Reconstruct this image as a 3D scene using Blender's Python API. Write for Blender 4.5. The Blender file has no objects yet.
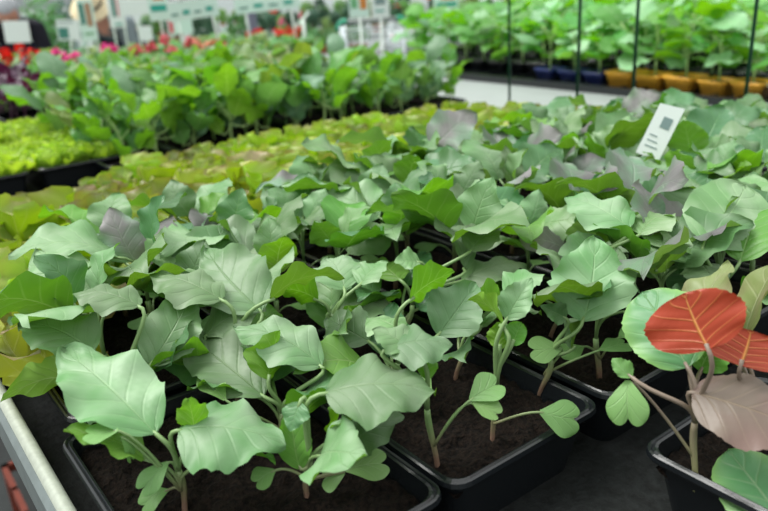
import bpy, bmesh, math, random
from mathutils import Vector, Matrix, Euler, noise
rnd = random.Random(11)
C = bpy.context.scene.collection
PI = math.pi

# ------------------------------------------------------------------ materials
def mat_base(name):
    m = bpy.data.materials.new(name); m.use_nodes = True
    nt = m.node_tree; b = nt.nodes['Principled BSDF']
    return m, nt, b

def plain(name, col, rough=.5, spec=.5, metal=0, noise_amt=0, noise_scale=40, bump=0, emit=None):
    m, nt, b = mat_base(name)
    b.inputs['Base Color'].default_value = (*col, 1)
    b.inputs['Roughness'].default_value = rough
    b.inputs['Specular IOR Level'].default_value = spec
    b.inputs['Metallic'].default_value = metal
    if noise_amt or bump:
        tc = nt.nodes.new('ShaderNodeTexCoord')
        n = nt.nodes.new('ShaderNodeTexNoise'); n.inputs['Scale'].default_value = noise_scale; n.inputs['Detail'].default_value = 5
        nt.links.new(tc.outputs['Object'], n.inputs['Vector'])
        if noise_amt:
            r = nt.nodes.new('ShaderNodeValToRGB')
            r.color_ramp.elements[0].position = .3; r.color_ramp.elements[1].position = .7
            r.color_ramp.elements[0].color = (*[c*(1-noise_amt) for c in col], 1)
            r.color_ramp.elements[1].color = (*[min(1, c*(1+noise_amt)) for c in col], 1)
            nt.links.new(n.outputs['Fac'], r.inputs['Fac']); nt.links.new(r.outputs['Color'], b.inputs['Base Color'])
        if bump:
            bp = nt.nodes.new('ShaderNodeBump'); bp.inputs['Strength'].default_value = bump; bp.inputs['Distance'].default_value = .004
            nt.links.new(n.outputs['Fac'], bp.inputs['Height']); nt.links.new(bp.outputs['Normal'], b.inputs['Normal'])
    return m

def leaf_mat(name, top, under, vein, under_vein, trans=.25, rough=.5, hue=.02, val=.25, edge=None, blotch=None, spec=.45, nveins=6.0, bloom=None):
    m, nt, b = mat_base(name)
    N = nt.nodes.new; L = nt.links.new
    def math_(op, a, c=None, clamp=False):
        n = N('ShaderNodeMath'); n.operation = op; n.use_clamp = clamp
        for i, v in enumerate((a, c)):
            if v is None: continue
            if isinstance(v, (int, float)): n.inputs[i].default_value = v
            else: L(v, n.inputs[i])
        return n.outputs[0]
    uv = N('ShaderNodeUVMap'); uv.uv_map = 'UVMap'
    sep = N('ShaderNodeSeparateXYZ'); L(uv.outputs['UV'], sep.inputs[0])
    x, y = sep.outputs[0], sep.outputs[1]
    t = math_('MULTIPLY', math_('ABSOLUTE', math_('SUBTRACT', x, .5)), 2)
    # midrib: thins out towards the tip
    wid = math_('SUBTRACT', .055, math_('MULTIPLY', y, .035))
    mid = math_('SUBTRACT', 1, math_('DIVIDE', t, wid), True)
    # side veins sweep towards the tip
    q = math_('SUBTRACT', math_('MULTIPLY', y, nveins), math_('MULTIPLY', math_('POWER', t, .8), 1.7))
    fr = math_('ABSOLUTE', math_('SUBTRACT', math_('FRACT', math_('ADD', q, 5)), .5))
    side = math_('SUBTRACT', 1, math_('DIVIDE', fr, math_('SUBTRACT', .13, math_('MULTIPLY', t, .07))), True)
    side = math_('MULTIPLY', side, math_('SUBTRACT', 1, math_('MULTIPLY', t, .7)))
    veins = math_('MAXIMUM', mid, math_('MULTIPLY', side, .45), True)
    tc = N('ShaderNodeTexCoord')
    nz = N('ShaderNodeTexNoise'); nz.inputs['Scale'].default_value = 45; nz.inputs['Detail'].default_value = 3
    L(tc.outputs['Object'], nz.inputs['Vector'])
    oi = N('ShaderNodeObjectInfo')
    def mix(f, a, c):
        n = N('ShaderNodeMix'); n.data_type = 'RGBA'
        if isinstance(f, (int, float)): n.inputs[0].default_value = f
        else: L(f, n.inputs[0])
        for s, v in ((6, a), (7, c)):
            if isinstance(v, tuple): n.inputs[s].default_value = (*v, 1)
            else: L(v, n.inputs[s])
        return n.outputs[2]
    base = top
    if blotch:
        nb = N('ShaderNodeTexNoise'); nb.inputs['Scale'].default_value = 22; L(tc.outputs['Object'], nb.inputs['Vector'])
        f = math_('MULTIPLY', math_('SUBTRACT', nb.outputs['Fac'], .42), 5, True)
        base = mix(f, top, blotch)
    if edge:
        f = math_('MULTIPLY', math_('POWER', t, 3), .7, True)
        base = mix(f, base, edge)
    if bloom:
        nb2 = N('ShaderNodeTexNoise'); nb2.inputs['Scale'].default_value = 30; nb2.inputs['Detail'].default_value = 2; L(tc.outputs['Object'], nb2.inputs['Vector'])
        base = mix(math_('MULTIPLY', math_('SUBTRACT', nb2.outputs['Fac'], .4), 3, True), base, bloom)
    topc = mix(math_('MULTIPLY', veins, .6), base, vein)
    undc = mix(veins, under, under_vein)
    geo = N('ShaderNodeNewGeometry')
    col = mix(geo.outputs['Backfacing'], topc, undc)
    hs = N('ShaderNodeHueSaturation'); L(col, hs.inputs['Color'])
    L(math_('ADD', .5 - hue, math_('MULTIPLY', oi.outputs['Random'], 2*hue)), hs.inputs['Hue'])
    r2 = math_('FRACT', math_('MULTIPLY', oi.outputs['Random'], 7.31))
    v = math_('ADD', 1 - val, math_('MULTIPLY', r2, 2*val))
    v = math_('MULTIPLY', v, math_('ADD', .85, math_('MULTIPLY', nz.outputs['Fac'], .3)))
    L(v, hs.inputs['Value'])
    L(hs.outputs['Color'], b.inputs['Base Color'])
    b.inputs['Roughness'].default_value = rough; b.inputs['Specular IOR Level'].default_value = spec
    bp = N('ShaderNodeBump'); bp.inputs['Strength'].default_value = .5; bp.inputs['Distance'].default_value = .0015
    h = math_('SUBTRACT', math_('MULTIPLY', nz.outputs['Fac'], .5), veins)
    L(h, bp.inputs['Height']); L(bp.outputs['Normal'], b.inputs['Normal'])
    tr = N('ShaderNodeBsdfTranslucent')
    hs2 = N('ShaderNodeHueSaturation'); hs2.inputs['Saturation'].default_value = 1.1; hs2.inputs['Value'].default_value = 1.5
    L(mix(.6, hs.outputs['Color'], under), hs2.inputs['Color']); L(hs2.outputs['Color'], tr.inputs['Color'])
    ms = N('ShaderNodeMixShader'); ms.inputs[0].default_value = trans
    L(b.outputs[0], ms.inputs[1]); L(tr.outputs[0], ms.inputs[2])
    L(ms.outputs[0], nt.nodes['Material Output'].inputs['Surface'])
    return m

M = {}
M['g'] = leaf_mat('cabbage_leaf', (.112, .235, .085), (.15, .31, .04), (.24, .37, .18), (.28, .44, .13), .20, .48, .016, .32, spec=.5, bloom=(.235, .335, .20))
M['gp'] = leaf_mat('cabbage_leaf_purple_bloom', (.165, .155, .16), (.20, .36, .08), (.28, .32, .27), (.30, .25, .2), .2, .5, .015, .25, blotch=(.15, .27, .16), spec=.55)
M['gd'] = leaf_mat('cabbage_leaf_dark', (.055, .16, .05), (.10, .25, .03), (.17, .34, .13), (.26, .42, .12), .22, .38, .014, .22, bloom=(.11, .25, .12))
M['y'] = leaf_mat('young_cabbage_leaf', (.12, .30, .05), (.15, .33, .035), (.36, .56, .20), (.36, .56, .16), .32, .42, .015, .15)
M['c'] = leaf_mat('seed_leaf', (.18, .35, .11), (.20, .36, .10), (.34, .52, .24), (.36, .55, .22), .28, .45, .01, .15, nveins=3)
M['r'] = leaf_mat('red_leaf', (.26, .14, .10), (.36, .050, .024), (.55, .45, .25), (.72, .34, .10), .16, .38, .004, .06, edge=(.25, .06, .08), nveins=5)
M['b'] = leaf_mat('bronze_leaf', (.20, .13, .11), (.22, .25, .06), (.36, .28, .19), (.5, .45, .2), .22, .42, .006, .08, blotch=(.18, .14, .11), nveins=5)
M['ol'] = leaf_mat('olive_bronze_leaf', (.20, .25, .09), (.20, .23, .07), (.42, .42, .26), (.4, .4, .2), .24, .42, .006, .08, blotch=(.24, .20, .12), nveins=5)
M['t'] = leaf_mat('rounded_leaf', (.10, .28, .12), (.20, .42, .05), (.34, .52, .24), (.4, .6, .2), .3, .36, .008, .1, edge=(.25, .48, .12), nveins=5)
M['lett'] = leaf_mat('lettuce_leaf', (.37, .50, .09), (.27, .42, .04), (.5, .58, .2), (.42, .52, .15), .28, .34, .02, .30, nveins=5, edge=(.33, .24, .12))
M['lettr'] = leaf_mat('lettuce_leaf_bronze', (.23, .32, .07), (.27, .33, .04), (.42, .46, .2), (.42, .45, .15), .28, .34, .02, .25, edge=(.24, .13, .06), blotch=(.30, .25, .14), nveins=5)
M['lime'] = leaf_mat('lime_lettuce_leaf', (.40, .55, .11), (.38, .54, .07), (.62, .75, .25), (.6, .75, .2), .4, .36, .01, .12, nveins=5)
M['k'] = leaf_mat('tall_leaf', (.11, .28, .07), (.17, .36, .04), (.42, .6, .28), (.4, .6, .15), .34, .42, .02, .22)
M['kg'] = leaf_mat('tall_leaf_grey', (.16, .29, .17), (.17, .34, .08), (.42, .56, .4), (.4, .55, .25), .3, .42, .02, .2)
M['ko'] = leaf_mat('tall_leaf_olive', (.21, .29, .09), (.22, .32, .05), (.45, .5, .25), (.45, .5, .15), .34, .42, .03, .2, blotch=(.22, .30, .14))
M['sq'] = leaf_mat('broad_leaf', (.09, .30, .05), (.16, .40, .03), (.36, .6, .25), (.36, .6, .16), .32, .4, .015, .22, nveins=4)
M['sqp'] = leaf_mat('broad_leaf_pale', (.24, .48, .24), (.22, .48, .08), (.42, .6, .35), (.36, .6, .2), .28, .4, .012, .2, nveins=4)
M['purp'] = leaf_mat('purple_leaf', (.055, .018, .045), (.10, .02, .05), (.14, .04, .10), (.15, .05, .1), .2, .35, .02, .3)
M['shrub'] = leaf_mat('shrub_leaf', (.10, .25, .08), (.12, .26, .05), (.2, .34, .15), (.2, .34, .12), .2, .45, .03, .3)
M['shrubd'] = leaf_mat('topiary_leaf', (.035, .11, .06), (.05, .14, .05), (.1, .2, .1), (.1, .2, .1), .15, .4, .02, .3)

def stem_mat(name, low, high, z0=.0, z1=.05):
    m, nt, b = mat_base(name)
    tc = nt.nodes.new('ShaderNodeTexCoord'); s = nt.nodes.new('ShaderNodeSeparateXYZ'); nt.links.new(tc.outputs['Object'], s.inputs[0])
    mr = nt.nodes.new('ShaderNodeMapRange'); mr.inputs[1].default_value = z0; mr.inputs[2].default_value = z1
    nt.links.new(s.outputs[2], mr.inputs[0])
    mx = nt.nodes.new('ShaderNodeMix'); mx.data_type = 'RGBA'; nt.links.new(mr.outputs[0], mx.inputs[0])
    mx.inputs[6].default_value = (*low, 1); mx.inputs[7].default_value = (*high, 1)
    nt.links.new(mx.outputs[2], b.inputs['Base Color']); b.inputs['Roughness'].default_value = .42
    b.inputs['Subsurface Weight'].default_value = .0
    return m
M['stem'] = stem_mat('seedling_stem', (.20, .12, .085), (.18, .29, .11), .005, .035)
M['stem_r'] = stem_mat('purple_stem', (.30, .30, .14), (.22, .17, .13), .0, .05)
M['stem_k'] = stem_mat('tall_stem', (.30, .42, .14), (.34, .5, .18), .0, .05)
M['stem_p'] = stem_mat('dark_stem', (.08, .02, .05), (.1, .03, .07), .0, .05)

M['tray'] = plain('black_plastic', (.008, .010, .012), .26, .6, bump=.1, noise_scale=60)
M['soil'] = plain('potting_soil', (.0068, .0043, .003), .95, .15, noise_amt=.95, noise_scale=300, bump=1.0)
M['mat'] = plain('bench_matting', (.007, .0085, .0085), .8, .3, noise_amt=.6, noise_scale=120, bump=.6)
M['alu'] = plain('weathered_aluminium', (.17, .20, .20), .42, .5, metal=.35, noise_amt=.12, noise_scale=60, bump=.1)
M['alu_lip'] = plain('lit_rail_lip', (.36, .39, .33), .5, .5, metal=.1, noise_amt=.12, noise_scale=200)  # paler than the rail: light along its top put into the colour
M['floor'] = plain('concrete', (.20, .215, .205), .85, .3, noise_amt=.12, noise_scale=3, bump=.1)
M['floor_d'] = plain('dark_concrete', (.022, .026, .026), .7, .3, noise_amt=.3, noise_scale=8, bump=.2)
M['crate'] = plain('brick_red_plastic', (.17, .035, .02), .4, .5, noise_amt=.15, noise_scale=30)
M['white'] = plain('white_coating', (.27, .30, .29), .5, .4, noise_amt=.05, noise_scale=9)
M['rod'] = plain('dark_green_coated_rod', (.006, .060, .030), .35, .5)
M['orange'] = plain('orange_plastic', (.95, .47, .05), .4, .5, noise_amt=.08)
M['blue'] = plain('navy_plastic', (.02, .035, .16), .35, .5)
M['palepot'] = plain('pale_plastic', (.60, .58, .42), .5, .4)
M['terra'] = plain('terracotta', (.55, .16, .07), .75, .3, noise_amt=.1)
M['card'] = plain('white_card', (.74, .80, .78), .4, .4)
M['mintcard'] = plain('mint_card', (.62, .80, .72), .45, .4)
M['teal'] = plain('teal_print', (.03, .35, .27), .5, .4)
M['darkprint'] = plain('grey_print', (.20, .28, .28), .5, .3)
M['tealdark'] = plain('dark_green_print', (.06, .22, .18), .5, .3)
M['oprint'] = plain('orange_print', (.60, .22, .05), .5, .3)
M['pinkprint'] = plain('pink_print', (.65, .10, .13), .5, .3)
M['gprint'] = plain('green_print', (.16, .42, .20), .5, .3)
M['tanprint'] = plain('tan_print', (.40, .25, .15), .5, .3)
M['pole'] = plain('white_pole', (.70, .78, .72), .4, .4)
M['chrome'] = plain('trolley_wire', (.60, .66, .68), .3, .5, metal=.6)
M['green_handle'] = plain('green_handle_plastic', (.01, .30, .17), .35, .5)
M['skin'] = plain('skin', (.55, .27, .19), .55, .4)
M['hair'] = plain('grey_hair', (.42, .44, .47), .7, .3, noise_amt=.3, noise_scale=60, bump=.8)
M['black'] = plain('black_cloth', (.010, .010, .016), .85, .2, bump=.2)
M['greycloth'] = plain('grey_cloth', (.16, .20, .21), .85, .2, bump=.2)
M['denim'] = plain('dark_trousers', (.03, .035, .06), .85, .2)
M['straw'] = plain('straw', (.66, .56, .36), .8, .2, noise_amt=.2, noise_scale=80, bump=.5)
M['band'] = plain('dark_hat_band', (.05, .04, .04), .8, .2)
for n_, c_ in dict(red=(.80, .045, .03), magenta=(.70, .04, .25), pink=(.85, .17, .24), salmon=(.85, .32, .22)).items():
    M['f_'+n_] = plain(n_+'_petal', c_, .55, .3, noise_amt=.25, noise_scale=60)
M['postm'] = plain('grey_violet_paint', (.16, .17, .22), .6, .3)
M['panel'] = plain('milky_polycarbonate', (.70, .76, .76), .35, .4)
M['framew'] = plain('white_frame', (.7, .74, .72), .4, .5)

# ------------------------------------------------------------------ mesh helpers
class MB:
    def __init__(s): s.v = []; s.f = []; s.uv = {}; s.mi = []
    def add(s, vs, fs, mi=0, uvs=None):
        o = len(s.v); s.v += [tuple(v) for v in vs]
        if uvs:
            for i, u in enumerate(uvs): s.uv[o+i] = u
        for f in fs: s.f.append(tuple(o+i for i in f)); s.mi.append(mi)
        return s
    def box(s, x0, y0, z0, x1, y1, z1, mi=0):
        return s.add([(x0,y0,z0),(x1,y0,z0),(x1,y1,z0),(x0,y1,z0),(x0,y0,z1),(x1,y0,z1),(x1,y1,z1),(x0,y1,z1)],
                     [(0,3,2,1),(4,5,6,7),(0,1,5,4),(1,2,6,5),(2,3,7,6),(3,0,4,7)], mi)
    def tube(s, pts, rads, n=8, mi=0, cap=True):
        pts = [Vector(p) for p in pts]
        if not isinstance(rads, (list, tuple)): rads = [rads]*len(pts)
        vs = []; fs = []; up = None
        for i, p in enumerate(pts):
            d = (pts[min(i+1, len(pts)-1)] - pts[max(i-1, 0)]).normalized()
            if up is None:
                up = d.orthogonal().normalized()
            up = (up - d*up.dot(d)).normalized(); w = d.cross(up)
            for k in range(n):
                a = 2*PI*k/n
                vs.append(p + (up*math.cos(a) + w*math.sin(a))*rads[i])
        for i in range(len(pts)-1):
            for k in range(n):
                a, b = i*n+k, i*n+(k+1) % n
                fs.append((a, b, b+n, a+n))
        if cap:
            fs.append(tuple(range(n))[::-1]); fs.append(tuple(range((len(pts)-1)*n, len(pts)*n)))
        return s.add(vs, fs, mi)
    def lathe(s, prof, n=20, c=(0, 0, 0), mi=0):
        vs = []; fs = []
        for r, z in prof:
            for k in range(n):
                a = 2*PI*k/n; vs.append((c[0]+r*math.cos(a), c[1]+r*math.sin(a), c[2]+z))
        for i in range(len(prof)-1):
            for k in range(n):
                a, b = i*n+k, i*n+(k+1) % n
                fs.append((a, b, b+n, a+n))
        return s.add(vs, fs, mi)
    def build(s, name, mat, parent=None, smooth=True, loc=None):
        me = bpy.data.meshes.new(name); me.from_pydata(s.v, [], s.f)
        for m in (mat if isinstance(mat, (list, tuple)) else [mat]): me.materials.append(m)
        if any(s.mi): me.polygons.foreach_set('material_index', s.mi)
        if s.uv:
            ul = me.uv_layers.new(name='UVMap')
            for l in me.loops:
                ul.data[l.index].uv = s.uv.get(l.vertex_index, (.5, .5))
        me.polygons.foreach_set('use_smooth', [smooth]*len(s.f))
        me.update()
        o = bpy.data.objects.new(name, me); C.objects.link(o)
        if parent: o.parent = parent
        if loc: o.location = loc
        return o

def bez(p0, p1, p2, p3, n=8):
    r = []
    for i in range(n+1):
        t = i/n; r.append(p0*(1-t)**3 + p1*3*t*(1-t)**2 + p2*3*t*t*(1-t) + p3*t**3)
    return r

def half_width(kind, s):
    if kind == 'blade':      # ovate, wedge base, bluntly pointed tip
        return max(0.0, math.sin(PI*min(1, s**.82)))**.72 * (1 + .10*math.sin(2*PI*(s-.1)))
    if kind == 'round':
        return max(0.0, 1-(2*s-1)**2)**.5
    if kind == 'cotyledon':
        return .12+.88*math.sin(PI/2*min(1, s/.72))**1.1 if s < .72 else 1-.12*((s-.72)/.28)**2
    if kind == 'lettuce':
        return max(.10 if s < .3 else 0.0, 1-(2*s**1.35-1)**2)**.55
    return math.sin(PI*s)

def leaf(mb, B, T, width, normal, arch=.1, fold=.05, kind='blade', seed=0, ns=14, nt=8, rip=None, teeth=None, mi=0):
    r = random.Random(seed)
    B = Vector(B); T = Vector(T); ax = T-B; L = ax.length; ax.normalize()
    n = Vector(normal); n = (n - ax*n.dot(ax))
    if n.length < 1e-4: n = ax.orthogonal()
    n.normalize(); w = ax.cross(n).normalized()      # w x ... right side
    if rip is None: rip = {'blade': .055, 'round': .035, 'cotyledon': .012, 'lettuce': .16}[kind]
    if teeth is None: teeth = {'blade': .042, 'round': .020, 'cotyledon': 0, 'lettuce': .08}[kind]
    ph1, ph2 = r.random()*6.28, r.random()*6.28
    k1 = {'blade': 2.6, 'round': 2.2, 'cotyledon': 1, 'lettuce': 3.6}[kind]
    nte = {'blade': 7, 'round': 11, 'cotyledon': 1, 'lettuce': 7}[kind]
    twist = r.uniform(-.18, .18); bend = r.uniform(-.10, .10)
    amp = [r.uniform(.25, 1.35) for _ in range(64)]; lf_ = [r.uniform(-.05, .05) for _ in range(6)]
    vs = []; uvs = []; fs = []
    for i in range(ns+1):
        s = i/ns
        h = half_width(kind, s)*width/2
        for j in range(nt+1):
            t = -1 + 2*j/nt
            side = 1 if t > 0 else -1
            ph = ph1 if t > 0 else ph2
            tq = s*nte + ph; saw = (.5+.5*math.cos(2*PI*tq))**.8*amp[int(tq) % 32 + (32 if t > 0 else 0)]
            hh = h*(1 + teeth*(saw-.5)*2*abs(t)**2 + (lf_[0 if t > 0 else 1]*math.sin(2*PI*s*1.3+ph) if kind == 'blade' else 0))
            al = s*L + (teeth*L*.22*(saw-.5)*abs(t)**3)
            if kind == 'cotyledon': al -= .30*L*(1-math.sin(PI*min(1, .12+.76*abs(t)**.9))**.8)*max(0, s-.35)/.65
            if kind == 'blade': al += -.05*L*abs(t)**2*(1-s)*s*2
            lat = t*hh + bend*L*4*s*(1-s)*.5
            z = arch*L*4*s*(1-s)
            z += fold*abs(t)**1.35*h*2
            z += rip*L*abs(t)**2.0*math.sin(2*PI*k1*s + ph)*min(1, 4*s)
            z += twist*t*h*s
            z += .018*L*math.cos(2*PI*(s*6-abs(t)*1.7))*abs(t)*(1-abs(t))*2 if kind in ('blade', 'round', 'lettuce') else 0
            vs.append(B + ax*al + w*lat + n*z)
            uvs.append((t*.5+.5, s))
    for i in range(ns):
        for j in range(nt):
            a = i*(nt+1)+j
            fs.append((a, a+nt+1, a+nt+2, a+1))
    # orient so the front face looks along the normal
    a, b_, c_ = vs[(ns//2)*(nt+1)+nt//2], vs[(ns//2)*(nt+1)+nt//2+nt+1], vs[(ns//2)*(nt+1)+nt//2+1]
    if (b_-a).cross(c_-a).dot(n) < 0: fs = [f[::-1] for f in fs]
    mb.add(vs, fs, mi, uvs)

def thing(name, label, cat, loc=(0, 0, 0), rz=0, group=None):
    o = bpy.data.objects.new(name, None); o.empty_display_size = .02; C.objects.link(o)
    o.location = loc; o.rotation_euler = (0, 0, rz); o['label'] = label; o['category'] = cat
    if group: o['group'] = group
    return o
def tag(o, label, cat, group=None):
    o['label'] = label; o['category'] = cat
    if group: o['group'] = group
    return o
def struct(o): o['kind'] = 'structure'; return o
used = set()
def dup(root, loc, rz, sc, label, group, tilt=(0, 0)):
    """the first call for a root moves the root itself, later calls copy it and its parts"""
    if root.name in used:
        r = root.copy(); C.objects.link(r)
        for ch in list(root.children):
            c = ch.copy(); C.objects.link(c); c.parent = r
            for g in ch.children:
                d = g.copy(); C.objects.link(d); d.parent = c
    else:
        used.add(root.name); r = root
    r.location = loc; r.rotation_euler = (tilt[0], tilt[1], rz); r.scale = (sc,)*3
    r['label'] = label
    if group: r['group'] = group
    return r

# ------------------------------------------------------------------ camera
CAM = Vector((0, 0, 1.16)); YAW = math.radians(36); PITCH = math.radians(20.5); ROLL = math.radians(3.5)
cam = bpy.data.cameras.new('camera'); co = bpy.data.objects.new('camera', cam); C.objects.link(co)
cam.lens = 750/768*36; cam.sensor_width = 36; cam.clip_start = .02
rot = Matrix.Rotation(-YAW, 3, 'Z') @ Matrix.Rotation(PI/2-PITCH, 3, 'X') @ Matrix.Rotation(-ROLL, 3, 'Z')
co.matrix_world = Matrix.Translation(CAM) @ rot.to_4x4()
cam.dof.use_dof = True; cam.dof.focus_distance = .56; cam.dof.aperture_fstop = 7.0
bpy.context.scene.camera = co
def in_frame(p, margin=.0):
    """whether a spot lies inside the photographed field, to leave out what the photo cannot show"""
    q = rot.transposed() @ (Vector(p)-CAM)
    if q.z > -.05: return False
    x, y = q.x/-q.z, q.y/-q.z
    return abs(x) < .512+margin and abs(y) < .341+margin

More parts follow.
